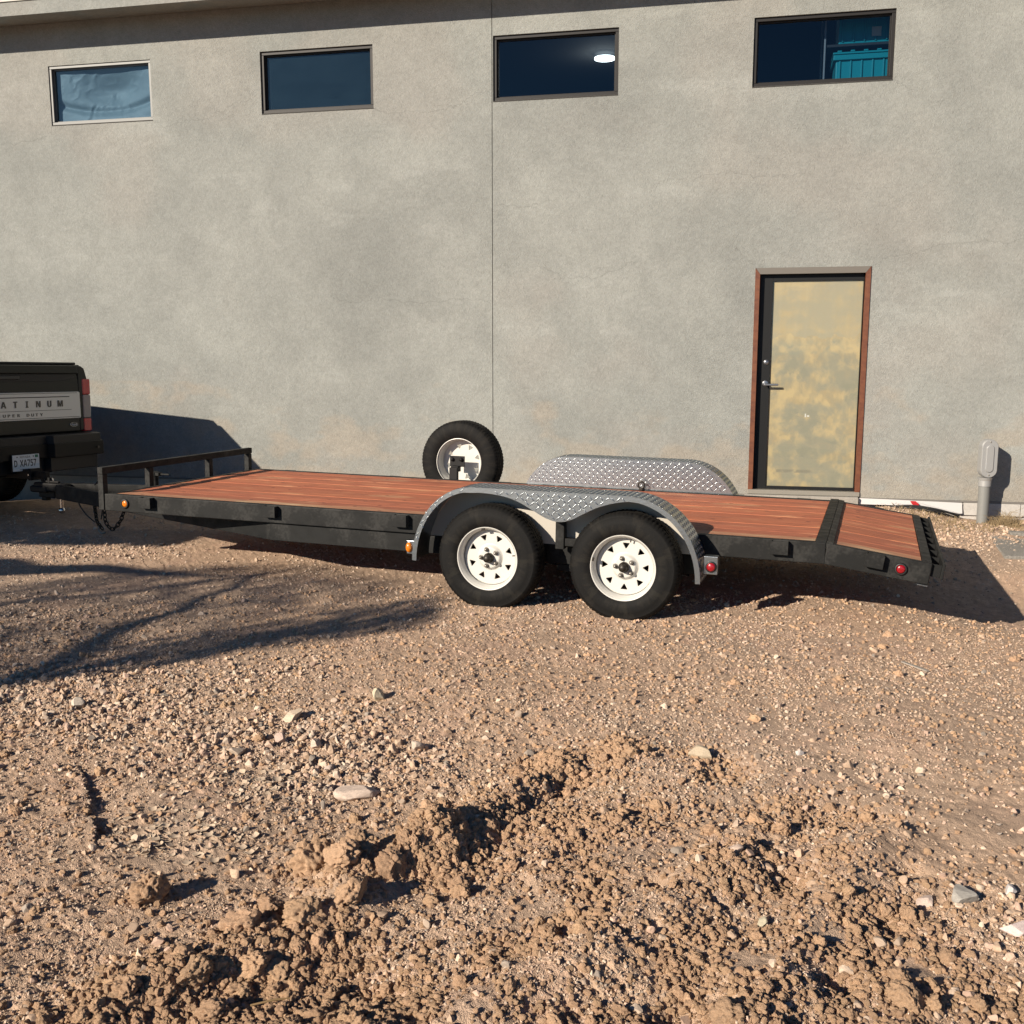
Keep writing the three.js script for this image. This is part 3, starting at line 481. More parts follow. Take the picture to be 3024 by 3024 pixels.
// ---------------------------------------------------------------- wheels
function tyreGeo(R, W, rimR, notch = 0.0035) {             // axis along z, outer face towards +z
  const half = W / 2, prof = [[rimR, -half * .82], [rimR + .012, -half * .9], [lerp(rimR, R, .35), -half], [lerp(rimR, R, .6), -half * .985], [lerp(rimR, R, .86), -half * .86], [R - .008, -half * .74],
    [R, -half * .62], [R, -half * .40], [R - .007, -half * .385], [R - .007, -half * .33], [R, -half * .315], [R + .001, -half * .06], [R - .007, -half * .045], [R - .007, half * .045], [R + .001, half * .06], [R, half * .315], [R - .007, half * .33], [R - .007, half * .385], [R, half * .40], [R, half * .62],
    [R - .008, half * .74], [lerp(rimR, R, .86), half * .86], [lerp(rimR, R, .8), half * .91], [lerp(rimR, R, .785), half * .905], [lerp(rimR, R, .6), half * .985], [lerp(rimR, R, .5), half * 1.0], [lerp(rimR, R, .35), half], [lerp(rimR, R, .2), half * .97], [lerp(rimR, R, .17), half * .945], [rimR + .012, half * .9], [rimR, half * .82]];
  const segs = 240, pos = [], uv = [], idx = [], n = prof.length;
  for (let i = 0; i <= segs; i++) {
    const a = i / segs * 2 * Math.PI, ph = i % 3;
    prof.forEach(([r, z], k) => {
      let q = r; if (r > R - .02 && ph === 0 && Math.abs(z) > half * .3) q -= notch;
      pos.push(Math.cos(a) * q, Math.sin(a) * q, z); uv.push(i / segs * 7, k / n);
    });
  }
  for (let i = 0; i < segs; i++) for (let k = 0; k < n - 1; k++) { const p = i * n + k; idx.push(p, p + n, p + 1, p + 1, p + n, p + n + 1); }
  const g = new THREE.BufferGeometry(); g.setAttribute('position', new THREE.Float32BufferAttribute(pos, 3)); g.setAttribute('uv', new THREE.Float32BufferAttribute(uv, 2)); g.setIndex(idx);
  return toCreasedNormals(g, 0.55);
}
const TYRE = tyreGeo(.344, .205, .196);
const RIM_BARREL = lathe([[.196, -.088], [.207, -.086], [.206, -.078], [.190, -.07], [.188, -.02], [.178, -.01], [.178, .01], [.183, .016], [.188, .066], [.197, .074], [.206, .082], [.2085, .087], [.205, .091], [.198, .088], [.192, .074], [.184, .066], [.181, .04]], 72);
const RIM_DISC = (() => {
  const s = new THREE.Shape(); s.absarc(0, 0, .180, 0, 2 * Math.PI);
  for (let k = 0; k < 8; k++) {
    const a = k / 8 * 2 * Math.PI + .2, h = new THREE.Path(), P = [[.108, 0], [.146, .0225], [.146, -.0225]].map(([r, t]) => [r * Math.cos(a) - t * Math.sin(a), r * Math.sin(a) + t * Math.cos(a)]);
    const rnd_ = .17, seq = []; for (let i = 0; i < 3; i++) { const p = P[i], q = P[(i + 2) % 3], n = P[(i + 1) % 3]; seq.push([lerp(p[0], q[0], rnd_), lerp(p[1], q[1], rnd_)], p, [lerp(p[0], n[0], rnd_), lerp(p[1], n[1], rnd_)]); }
    h.moveTo(...seq[0]); for (let i = 0; i < 9; i += 3) { h.lineTo(...seq[i]); h.quadraticCurveTo(...seq[i + 1], ...seq[i + 2]); } h.closePath(); s.holes.push(h);
  }
  const g = extrude(s, .006, .0025); g.translate(0, 0, .016); return g;
})();
const RIM_DISH = lathe([[.031, .048], [.060, .048], [.066, .0465], [.072, .041], [.079, .027], [.088, .0245]], 48);
const HUB = lathe([[0, .108], [.012, .108], [.014, .103], [.021, .102], [.025, .096], [.026, .076], [.031, .074], [.033, .066], [.033, .01]], 32);
const NUT = (() => { const g = join(cyl(.0115, .0115, .018, 'z', 0, 0, .056, 6), new THREE.SphereGeometry(.010, 10, 6).scale(1, 1, .8).translate(0, 0, .065), cyl(.013, .016, .004, 'z', 0, 0, .049, 16)); return g; })();
function wheel(name, parent, x, y, z, turn, spin, hub = true) {
  const w = sub(name, parent, x, y, z); w.rotation.order = 'YZX'; w.rotation.y = turn; const i = new THREE.Object3D();
  const add = (n, g, m) => { const o = part(n, g, m, w); o.rotation.z = spin; return o; };
  add('tyre', TYRE, M.rubber); add('rim', join(RIM_BARREL, RIM_DISC, RIM_DISH), M.rimWhite);
  if (hub) { add('hub_cap', HUB, M.grease); for (let k = 0; k < 5; k++) { const o = part('wheel_nut', NUT, M.nut, w), a = k / 5 * 2 * Math.PI + spin + .5; o.position.set(.0555 * Math.cos(a), .0555 * Math.sin(a), 0); } }
  add('valve_stem', cyl(.004, .004, .03, 'x', .176, .0, .052, 8), M.blackPlastic);
  add('balance_weight', bx(-.012, .012, .186, .199, .084, .093, .002), M.grease);
  return w;
}

// ---------------------------------------------------------------- the flatbed trailer; deck coordinates: x from the front edge to the rear, y from the deck top, z from the near rail (0) to the far rail (-2.02)
const trailer = thing('flatbed_trailer', 'black flatbed car trailer with red wood deck and silver diamond plate fenders', 'trailer');
{
  const OFF = V(-3.64, .535, 1.01), rot = new THREE.Euler(-.616 * D2R, -6.914 * D2R, -.561 * D2R, 'YZX');
  trailer.rotation.copy(rot);
  trailer.position.set(-4.708, .56, 3.658).add(V(3.64, -.535, -1.01).applyEuler(rot));
  const P = (name, geos, mat, label, parent = trailer) => { const g = join(Array.isArray(geos) ? geos : [geos]).clone(); g.translate(OFF.x, OFF.y, OFF.z); return part(name, g, mat, parent, label); };
  const W = 2.02, KX = 5.25, TILT = 7.6 * D2R, m4 = new THREE.Matrix4().makeTranslation(KX, 0, 0).multiply(new THREE.Matrix4().makeRotationZ(-TILT));
  const dove = (g) => g.applyMatrix4(m4);
  const st = (x0, x1, y0, y1, z0, z1, r = .004) => bx(x0, x1, y0, y1, z0, z1, r);
  // rails: channels with rolled edges
  for (const [za, zb] of [[0, -.05], [-W + .05, -W]]) {
    const o = za === 0 ? 1 : -1, zf = za === 0 ? 0 : -W;
    P('side_rail', [st(-.002, KX + .004, -.13, 0, za, zb, .006)], M.steel);
    P('side_rail', dove(st(.012, .60, -.13, -.0015, za - .0015, zb + .0015, .006)), M.steel);
  }
  P('front_rail', st(0, .05, -.128, -.002, -.052, -W + .052), M.steel);
  P('rear_rail', [dove(st(.545, .598, -.128, .002, -.052, -W + .052))], M.steel);
  // boards
  const n = 14, bw = (W - .1) / n;
  for (let k = 0; k < n; k++) {
    const z0 = -.05 - k * bw, tone = rr(.88, 1.2), greyEdge = k === 0;
    const mk = (x0, x1) => { const g = bx(x0, x1, -.042, -.004 - .0022 * rnd(), z0 - .0016, z0 - bw + .0016, .003); const uv = g.attributes.uv, ou = rnd(), ov = rnd(); for (let i = 0; i < uv.count; i++) uv.setXY(i, uv.getX(i) / 2 + ou, uv.getY(i) / .5 + ov); return g; };
    const tint = greyEdge ? [1.05, 1.55, 1.7] : [tone * rr(.97, 1.05), tone, tone * rr(.92, 1.05)];
    const m = std({ c: tint, map: T.wood, roughness: .8, bumpMap: T.wood, bumpScale: .0015 });
    P('deck_board', mk(.052, 5.19), m); P('deck_board', dove(mk(.04, .543)), m);
  }
  P('deck_strip', [st(5.195, KX + .006, -.035, .011, -.003, -W + .003, .003), dove(st(.006, .046, -.03, .0085, -.0045, -W + .0045, .003))], M.steel);
  // cross members under the boards
  for (let x = .55; x < 5.2; x += .61) P('cross_member', st(x, x + .05, -.12, -.044, -.052, -W + .052), M.steelDark);
  // main beams and tongue
  for (const s of [0, 1]) {
    const zo = s ? -W + .028 : -.028, zi = s ? -W + .09 : -.09;
    P('main_beam', [st(1.43, 4.52, -.262, -.134, zo, zi, .005)], M.steel);
    const a = V(1.45, 0, s ? -W + .06 : -.06), b = V(-1.5, 0, s ? -1.25 : -1.12), d = b.clone().sub(a), L = d.length();
    const g = bx(0, L, -.262, -.135, -.03, .03, .005); g.applyMatrix4(new THREE.Matrix4().makeRotationY(-Math.atan2(d.z, d.x))); g.translate(a.x, 0, a.z); P('tongue_beam', g, M.steel);
  }
  P('coupler', [bx(-1.82, -1.45, -.21, -.13, -1.225, -1.145, .015), bx(-1.86, -1.66, -.225, -.16, -1.235, -1.135, .02), cyl(.02, .02, .05, 'y', -1.66, -.11, -1.185, 12), bx(-1.72, -1.55, -.128, -.113, -1.2, -1.17, .004)], M.steelDark);
  P('jack', [cyl(.03, .03, .36, 'y', -.36, -.15, -1.03, 18), cyl(.036, .036, .035, 'y', -.36, .03, -1.03, 18), bx(-.42, -.30, .015, .045, -1.055, -1.005, .006), cyl(.008, .008, .10, 'x', -.26, .03, -1.03, 8)], M.steel);
  // headboard rail
  const hb = sub('headboard', trailer);
  P('top_rail', st(-.05, -.001, .148, .200, .012, -W + .05), M.steel, null, hb);
  for (const [z, lo] of [[-.018, -.125], [-.55, -.125], [-1.34, -.125], [-W + .08, -.125]]) P('post', st(-.052, -.003, lo, .146, z + .026, z - .026), M.steel, null, hb);
  // stake pockets
  const pocket = (x0, dv, far) => {
    const z = far ? -W - .001 : .0005, s = far ? -1 : 1, t = .007, x1 = x0 + .105;
    const gs = [st(x0, x1, -.084, -.004, z + s * .042, z + s * .05, .002), st(x0, x0 + t, -.084, -.004, z, z + s * .042, .001), st(x1 - t, x1, -.084, -.004, z, z + s * .042, .001)];
    P('stake_pocket', dv ? gs.map((g) => dove(g)) : gs, M.steel);
  };
  for (const x of [.35, 1.417, 2.44, 4.938]) pocket(x, false, false);
  for (const x of [.30, 1.38, 2.44, 4.94]) pocket(x, false, true);
  pocket(.235, true, false); pocket(.235, true, true);
  // marker lights
  const marker = (x, y, z, mat, dv, label) => {
    const l = sub('marker_light', trailer); l.userData.label = label;
    const g1 = lathe([[.026, .012], [.031, .013], [.036, .008], [.037, -.002]], 32).translate(x, y, z), g2 = lathe([[0, .014], [.012, .0135], [.02, .011], [.026, .004], [.026, 0]], 28).translate(x, y, z);
    const lips = lathe([[.006, .0152], [.0075, .0135]], 20).translate(x, y, z);
    P('grommet', dv ? dove(g1) : g1, M.blackPlastic, null, l); P('lens', dv ? [dove(g2), dove(lips)] : [g2, lips], mat, null, l);
  };
  marker(.189, -.066, .0005, M.amber, false, 'round amber marker light on the front end of the rail');
  marker(.438, -.066, .0005, M.red, true, 'round red marker light on the rear end of the rail');
  // ramp holder behind the rear rail
  const rh = sub('ramp_holder', trailer);
  P('bar', dove(st(.655, .672, -.085, .004, -.012, -W + .012)), M.steel, null, rh);
  for (let k = 0; k < 9; k++) P('divider', dove(st(.600, .654, -.08, -.006, -.03 - k * .242, -.036 - k * .242, .001)), M.steel, null, rh);
  P('rail_foot', dove(st(.54, .598, -.139, -.132, .0, -.05, .001)), M.alu);

  // fenders
  const prof = [];                                        // outline of the fender top, front tip to rear tip
  for (let k = 0; k <= 18; k++) { const a = Math.PI - k / 18 * Math.PI / 2; prof.push([3.11 + .42 * Math.cos(a), -.256 + .50 * Math.sin(a)]); }
  for (let k = 1; k < 10; k++) prof.push([lerp(3.11, 4.10, k / 10), .244]);
  for (let k = 0; k <= 18; k++) { const a = Math.PI / 2 - k / 18 * Math.PI / 2; prof.push([4.10 + .464 * Math.cos(a), -.256 + .50 * Math.sin(a)]); }
  const inset = (d) => prof.map((p, i) => { const q = prof[Math.max(0, i - 1)], r = prof[Math.min(prof.length - 1, i + 1)], dx = r[0] - q[0], dy = r[1] - q[1], l = Math.hypot(dx, dy); return [p[0] + dy / l * d, p[1] - dx / l * d]; });
  const lug = new THREE.SphereGeometry(1, 8, 5).scale(.0185, .0033, .0026);
  const lugs = (parent, list) => {
    const im = shade(new THREE.InstancedMesh(lug, M.alu, list.length)); im.name = 'tread_lug'; im.userData.kind = 'stuff'; parent.add(im);
    const m = new THREE.Matrix4(); list.forEach(([p, ux, n, a], i) => { const t = ux.clone(), b = n.clone().cross(t), x = t.clone().multiplyScalar(Math.cos(a)).addScaledVector(b, Math.sin(a)), y = n.clone().cross(x); m.makeBasis(x, y, n); m.setPosition(p.clone().add(OFF)); im.setMatrixAt(i, m); });
  };
  const pitch = .034;
  const inShape = (pts, x, y) => { let c = false; for (let i = 0, j = pts.length - 1; i < pts.length; j = i++) { const [xi, yi] = pts[i], [xj, yj] = pts[j]; if ((yi > y) !== (yj > y) && x < (xj - xi) * (y - yi) / (yj - yi) + xi) c = !c; } return c; };
  const flatLugs = (pts, z, nz) => { const L = []; for (let i = 0; i < 70; i++) for (let j = 0; j < 24; j++) { const x = 2.66 + i * pitch, y = -.27 + j * pitch * .8; if (!inShape(pts, x, y) || !inShape(pts, x + .012, y + .012) || !inShape(pts, x - .012, y - .012)) continue; L.push([V(x, y, z), V(1, 0, 0), V(0, 0, nz), ((i + j) % 2 ? 1 : -1) * 45 * D2R + (nz < 0 ? Math.PI / 2 : 0)]); } return L; };
  const topLugs = (z0, z1) => {
    const L = []; let acc = 0, row = 0;
    for (let i = 0; i < prof.length - 1; i++) {
      const a = prof[i], b = prof[i + 1], l = Math.hypot(b[0] - a[0], b[1] - a[1]), ux = V((b[0] - a[0]) / l, (b[1] - a[1]) / l, 0), nn = V(-ux.y, ux.x, 0); let d = pitch - acc;
      while (d < l) { let k = 0; for (let z = z0 + .018; z < z1 - .01; z += pitch * .8, k++) L.push([V(a[0] + ux.x * d, a[1] + ux.y * d, z), ux, nn, ((row + k) % 2 ? 1 : -1) * 45 * D2R]); row++; d += pitch; }
      acc = l - (d - pitch);
    }
    return L;
  };
  const cut = new THREE.SplineCurve([[3.1, .21], [3.2, .212], [3.33, .197], [3.43, .165], [3.52, .118], [3.6, .078], [3.678, .06], [3.755, .075], [3.84, .12], [3.93, .165], [4.03, .197], [4.12, .212]].map((p) => new THREE.Vector2(...p))).getPoints(40).map((p) => [p.x, p.y]);
  const ins = inset(.030);
  const skirt = [...prof, ...ins.filter((p) => p[0] > 4.14).reverse(), ...cut.slice().reverse(), ...ins.filter((p) => p[0] < 3.07).reverse()];
  const fender = (near) => {
    const f = sub('fender', trailer), zi = near ? .006 : -W - .006, zo = near ? .262 : -W - .262, za = Math.min(zi, zo), zb = Math.max(zi, zo);
    const ring = [...prof, ...inset(.004).reverse()];
    P('top_sheet', extrude(poly(ring), zb - za).translate(0, 0, za), M.alu, null, f);
    lugs(f, topLugs(za, zb));
    P('skirt', extrude(poly(skirt), .004, 0).translate(0, 0, near ? zo - .002 : zo - .002), M.alu, null, f);
    if (near) lugs(f, flatLugs(skirt, zo + .003, 1));
    const back = [...inset(.005), [4.5, -.02], [4.5, -.128], [2.75, -.128], [2.75, -.02]].filter((p) => p[1] > -.1285);
    const inner = inset(.005).filter((p) => p[1] > -.128); inner.push([4.545, -.128], [2.705, -.128]);
    if (near) P('back_plate', extrude(poly(inner), .004).translate(0, 0, zi + .002), M.aluSunlit, null, f);
    else { P('back_plate', extrude(poly(inner), .004).translate(0, 0, zi - .002), M.alu, null, f); lugs(f, flatLugs(inner.filter((p) => p[1] > -.01).concat([[4.5, .004], [2.72, .004]]), zi + .003, 1)); }
    if (!near) f.position.x = -.055;
    return f;
  };
  const f1 = fender(true), f2 = fender(false); f1.userData.label = 'near double fender with scalloped diamond plate skirt'; f2.userData.label = 'far double fender, its flat inner side showing';
  // fender lights on brackets
  const fl1 = sub('fender_light', trailer), fl2 = sub('fender_light', trailer);
  P('bracket', [bx(2.632, 2.688, -.225, -.135, .16, .225, .004)], M.alu, null, fl1); P('lens', new THREE.SphereGeometry(1, 20, 12).scale(.022, .034, .020).translate(2.652, -.18, .230), M.amber, 'amber lens', fl1);
  P('bracket', [bx(4.572, 4.655, -.205, -.095, .14, .205, .004)], M.alu, null, fl2); P('lens', [lathe([[0, .018], [.016, .016], [.025, .011], [.027, .0]], 24).translate(4.617, -.158, .207)], M.red, 'red lens', fl2);
  P('lens_rim', lathe([[.027, .010], [.033, .008], [.034, 0]], 24).translate(4.617, -.158, .207), M.blackPlastic, null, fl2);
  // tie-down ring on the far fender
  P('tie_down_ring', [new THREE.TorusGeometry(.026, .007, 10, 24).translate(3.71, .045, -1.965), bx(3.695, 3.725, .0, .022, -1.985, -1.945, .003)], M.grease);
  // running gear
  for (const x of [3.215, 4.085]) {
    P('axle', [cyl(.038, .038, W + .28, 'z', x, -.215, -W / 2, 16)], M.steelDark);
    for (const z of [-.06, -W + .06]) {
      const sp = []; for (let k = 0; k < 4; k++) { const a = .36 - k * .07; sp.push(tube([V(x - a, -.275 - k * .001, z), V(x - a * .5, -.245 - k * .009, z), V(x, -.238 - k * .0115, z), V(x + a * .5, -.245 - k * .009, z), V(x + a, -.275 - k * .001, z)], .006, 6).scale(1, 1, 1)); }
      P('leaf_spring', sp, M.steelDark);
    }
  }
  for (const z of [.075, -W - .075]) P('spring_hanger', [bx(3.615, 3.672, -.14, .045, z - .03, z + .03, .003), bx(3.672, 3.80, -.12, -.07, z - .02, z + .02, .003)], M.steel);
  for (const z of [-.06, -W + .06]) P('equalizer', bx(3.59, 3.71, -.31, -.265, z - .02, z + .02, .004), M.steelDark);
  wheel('wheel', trailer, 3.198 + OFF.x, -.215 + OFF.y, .135 + OFF.z, 0, .15); wheel('wheel', trailer, 4.085 + OFF.x, -.205 + OFF.y, .135 + OFF.z, 0, 1.35);
  wheel('wheel', trailer, 3.215 + OFF.x, -.205 + OFF.y, -W - .135 + OFF.z, Math.PI, .5); wheel('wheel', trailer, 4.085 + OFF.x, -.205 + OFF.y, -W - .135 + OFF.z, Math.PI, .9);
  const sw = wheel('spare_wheel', trailer, 2.01 + OFF.x, .135 + OFF.y, -W - .24 + OFF.z, Math.PI, .3, false); sw.scale.setScalar(1.07); sw.userData.label = 'spare wheel showing the hollow back of its rim';
  P('spare_bracket', [bx(1.975, 2.05, -.08, .10, -W - .012, -W - .052, .004), extrude(poly([[1.94, .10], [2.08, .10], [2.08, .195], [1.94, .195]]), .008).translate(0, 0, -W - .12), bx(1.975, 2.045, .06, .11, -W - .115, -W - .045, .004), lathe([[0, .02], [.016, .016], [.018, 0]], 14).translate(1.965, .165, -W - .112), lathe([[0, .02], [.016, .016], [.018, 0]], 14).translate(2.05, .165, -W - .112)], M.steelDark);
  // safety chains and wiring
  const link = new THREE.TorusGeometry(.016, .0055, 6, 12).scale(1, 1.55, 1);
  const chain = (pts, n) => { const c = new THREE.CatmullRomCurve3(pts), gs = []; for (let i = 0; i < n; i++) { const p = c.getPointAt(i / (n - 1)), t = c.getTangentAt(i / (n - 1)); const g = link.clone(); if (i % 2) g.rotateY(Math.PI / 2); g.applyQuaternion(new THREE.Quaternion().setFromUnitVectors(V(0, 1, 0), t)); g.translate(p.x, p.y, p.z); gs.push(g); } return gs; };
  P('safety_chain', chain([V(-1.0, -.2, -1.0), V(-.99, -.32, -1.0), V(-.97, -.43, -1.0), V(-.93, -.475, -1.0)], 10), M.grease);
  P('safety_chain', chain([V(-.86, -.2, -.98), V(-.87, -.33, -.98), V(-.86, -.42, -.98), V(-.8, -.475, -.98), V(-.73, -.43, -.98), V(-.67, -.33, -.98), V(-.65, -.22, -.98)], 17), M.grease);
  P('chain_hook', tube([V(-.95, -.46, -1.0), V(-.96, -.5, -1.0), V(-.93, -.525, -1.0), V(-.89, -.515, -1.0)], .007, 8), M.nut);
  P('wiring', [tube([V(-1.16, -.16, -1.0), V(-1.17, -.26, -1.0), V(-1.1, -.36, -1.0), V(-1.0, -.43, -1.0)], .006, 8), tube([V(-1.0, -.1, -1.02), V(-.95, -.06, -1.02), V(-.92, -.16, -1.0), V(-.91, -.3, -1.0), V(-.93, -.4, -1.0)], .006, 8)], M.blackPlastic);
}

// ---------------------------------------------------------------- the pickup; its coordinates: x to its right, y up, z rearward from the tailgate
const truck = thing('pickup_truck', 'dark green pickup truck at the left edge, hitched to the trailer', 'pickup truck', [-6.79, .045, 2.07]);
{
  truck.rotation.order = 'YXZ'; truck.rotation.set(0, (90 - 10.8) * D2R, -1.1 * D2R);
  const paint = phy({ c: [0.007, 0.010, 0.008], roughness: .35, clearcoat: .22, clearcoatRoughness: .08, specularIntensity: .45 });
  const silver = std({ c: [0.86, 0.87, 0.84], roughness: .4, metalness: .3 });
  const black = M.blackPlastic, darkChrome = std({ c: [0.06, 0.06, 0.06], roughness: .25, metalness: .8 });
  const P = (n, g, m, l, p = truck) => part(n, g, m, p, l);
  const half = [[.80, .62], [.95, .64], [.985, .75], [1.0, .90], [1.0, 1.06], [.985, 1.13], [.985, 1.30], [.965, 1.40], [.93, 1.445]];
  const sec = (s) => poly([...half.map(([x, y]) => [x, y]), ...half.slice().reverse().map(([x, y]) => [x - .1, y - (y > 1.4 ? .01 : 0)])].map(([x, y]) => [s * x, y]));
  for (const s of [1, -1]) {
    // bed side with its wheel arch
    P('bed_side', extrude(sec(s), 2.55).translate(0, 0, -2.64), paint);
    P('corner_pillar', extrude(poly([[s * .865, .80], [s * 1.0, .82], [s * .998, 1.0], [s * .985, 1.3], [s * .945, 1.43], [s * .90, 1.455], [s * .86, 1.455]]), .085, .006).translate(0, 0, -.088), paint);
    const tl = sub('tail_light', truck);
    const lens = (y0, y1, m, n) => P(n, [bx(s * .905, s * 1.008, y0, y1, -.10, .012, .012)], m, null, tl);
    const tailRed = phy({ c: [.72, .012, .022], roughness: .2, clearcoat: .6 }); lens(1.165, 1.325, tailRed, 'red_lens'); lens(.925, 1.163, phy({ c: [0.30, 0.25, 0.255], roughness: .15, clearcoat: 1 }), 'clear_lens'); lens(.79, .923, tailRed, 'red_lens');
  }
  P('bed_floor', bx(-.9, .9, .74, .80, -2.1, -.1, .01), black);
  P('bed_front', bx(-.9, .9, .80, 1.42, -2.14, -2.08, .01), paint);
  P('bed_cover', [bx(-.93, .93, 1.446, 1.466, -2.6, -.045, .008), bx(-.87, .87, 1.466, 1.49, -.11, -.03, .008)], black, 'black bed cover');
  // tailgate
  const tg = sub('tailgate', truck);
  P('panel', [extrude(poly([[-.862, .795], [.862, .795], [.866, 1.0], [.86, 1.30], [.84, 1.42], [.82, 1.452], [-.82, 1.452], [-.84, 1.42], [-.86, 1.30], [-.866, 1.0]]), .06, .008).translate(0, 0, -.066)], paint, null, tg);
  P('spoiler', [bx(-.835, .835, 1.375, 1.46, -.01, .035, .014)], paint, null, tg);
  P('handle_recess', [extrude((() => { const s = new THREE.Shape(); s.moveTo(-.80, 1.30); s.quadraticCurveTo(-.82, 1.36, -.70, 1.372); s.lineTo(.70, 1.372); s.quadraticCurveTo(.83, 1.362, .80, 1.335); s.quadraticCurveTo(.72, 1.305, .5, 1.30); s.closePath(); return s; })(), .006, .002).translate(0, 0, .002)], black, null, tg);
  P('handle', bx(-.13, .13, 1.322, 1.358, .008, .026, .008), std({ c: [0.035, 0.036, 0.036], roughness: .4 }), null, tg);
  P('trim_panel', [extrude(poly([[-.855, .93], [.855, .93], [.862, .945], [.857, 1.185], [.845, 1.197], [-.845, 1.197], [-.857, 1.185], [-.862, .945]]), .012, .004).translate(0, 0, .004)], silver, null, tg);
  P('trim_groove', [bx(-.80, .72, 1.145, 1.153, .0195, .0222, .001), bx(-.84, .82, 1.183, 1.187, .0195, .0212, .0005), bx(-.74, .74, 1.018, 1.0215, .0195, .0212, .0005), bx(-.84, .84, .944, .948, .0195, .0212, .0005)], M.steelDark, null, tg);
  const font = await new FontLoader().loadAsync('fonts/droid/droid_sans_bold.typeface.json');
  const letterM = std({ c: [0.12, 0.115, 0.10], roughness: .4, metalness: .5 });
  'PLATINUM'.split('').forEach((ch, i) => { const g = new TextGeometry(ch, { font, size: .062, depth: .006, curveSegments: 4, bevelEnabled: false }); g.computeBoundingBox(); const w = (g.boundingBox.max.x + g.boundingBox.min.x) / 2; P('letter', g.translate(-.335 + i * .1335 - w, 1.052, .019), letterM, null, tg); });
  'SUPER DUTY'.split('').forEach((ch, i) => { if (ch === ' ') return; const g = new TextGeometry(ch, { font, size: .028, depth: .003, curveSegments: 3, bevelEnabled: false }); P('letter', g.scale(1.5, 1, 1).translate(-.14 + i * .054, .966, .019), letterM, null, tg); });
  // oval emblem
  const ec = document.createElement('canvas'); ec.width = 256; ec.height = 112; const ex = ec.getContext('2d');
  ex.fillStyle = '#14181c'; ex.fillRect(0, 0, 256, 112); ex.fillStyle = '#c9ccd0'; ex.font = 'italic bold 74px serif'; ex.textAlign = 'center'; ex.textBaseline = 'middle'; ex.fillText('Ford', 128, 58);
  const et = new THREE.CanvasTexture(ec); et.colorSpace = THREE.SRGBColorSpace;
  const em = sub('emblem', truck, .775, .866, .006);
  P('ring', new THREE.TorusGeometry(.048, .0035, 8, 40).scale(1, .46, 1), M.chrome, null, em);
  P('face', new THREE.CircleGeometry(.048, 40).scale(1, .46, 1).translate(0, 0, .002), std({ map: et, roughness: .3 }), null, em);
  // bumper: stepped, with a recess for the plate
  const bp = sub('bumper', truck);
  const plan = (y0, y1, pts) => { const g = extrude(poly(pts), y1 - y0, .008); g.rotateX(Math.PI / 2); g.translate(0, y1, 0); return g; };
  const outl = (d, w) => [[-w, -.12], [-w, .14], [-w + .06, .2 + d], [-.30, .235 + d], [-.28, .16 + d], [.28, .16 + d], [.30, .235 + d], [w - .06, .2 + d], [w, .14], [w, -.12]];
  P('step', plan(.70, .775, outl(0, .985)), black, null, bp);
  P('face', [plan(.575, .70, outl(.012, 1.01))], phy({ c: [.009, .0095, .009], roughness: .5, specularIntensity: .5 }), null, bp);
  P('skirt', [plan(.44, .575, outl(-.05, .93))], black, null, bp);
  P('sensor', [cyl(.014, .014, .006, 'z', .86, .64, .235, 16), cyl(.014, .014, .006, 'z', -.86, .64, .235, 16)], darkChrome, null, bp);
  const pc = document.createElement('canvas'); pc.width = 512; pc.height = 256; const px = pc.getContext('2d');
  px.fillStyle = '#cfd6d8'; px.fillRect(0, 0, 512, 256); px.fillStyle = '#b9c8d2'; px.fillRect(0, 150, 512, 70); px.fillStyle = '#1d2126'; px.font = 'bold 150px sans-serif'; px.textAlign = 'center'; px.textBaseline = 'middle';
  px.save(); px.translate(256, 136); px.scale(.72, 1); px.fillText('D', -275, 0); px.fillText('XA757', 55, 0); px.restore();
  px.font = 'bold 46px serif'; px.fillText('NEVADA', 240, 36); px.beginPath(); px.arc(90, 34, 11, 0, 7); px.arc(400, 34, 11, 0, 7); px.fill(); px.fillStyle = '#12684e'; px.fillRect(430, 12, 62, 44);
  px.fillStyle = '#6c7784'; for (let k = 0; k < 11; k++) px.fillRect(130 + k * 23, 226, 15, 16);
  const pt = new THREE.CanvasTexture(pc); pt.colorSpace = THREE.SRGBColorSpace;
  P('license_plate', [new THREE.PlaneGeometry(.305, .152).translate(0, .545, .1945)], std({ map: pt, roughness: .45 }), 'white license plate', bp);
  P('plate_backing', bx(-.158, .158, .465, .625, .175, .193, .004), black, null, bp);
  // hitch: receiver, drop shank, two-ball mount
  P('receiver', [bx(-.5, .5, .40, .46, -.1, -.02, .01), bx(-.045, .045, .395, .485, -.1, .30, .006), bx(-.065, .065, .385, .495, .28, .315, .006)], M.steelDark);
  const hm = sub('ball_mount', truck);
  P('shank', [bx(-.03, .03, .20, .47, .40, .46, .008), bx(-.026, .026, .412, .466, .20, .41, .004)], M.steelDark, null, hm);
  P('block', [bx(-.06, .06, .235, .34, .40, .60, .01)], M.steelDark, null, hm);
  P('hitch_pin', [cyl(.009, .009, .14, 'x', 0, .44, .29, 12)], M.chrome, null, hm);
  P('ball', [new THREE.SphereGeometry(.031, 24, 16).translate(0, .115, .62), cyl(.018, .018, .10, 'y', 0, .185, .62, 16), cyl(.025, .025, .014, 'y', 0, .228, .62, 16)], M.chrome, null, hm);
  P('ball', [new THREE.SphereGeometry(.027, 20, 14).translate(0, .392, .50), cyl(.016, .016, .04, 'y', 0, .355, .50, 14)], M.chrome, null, hm);
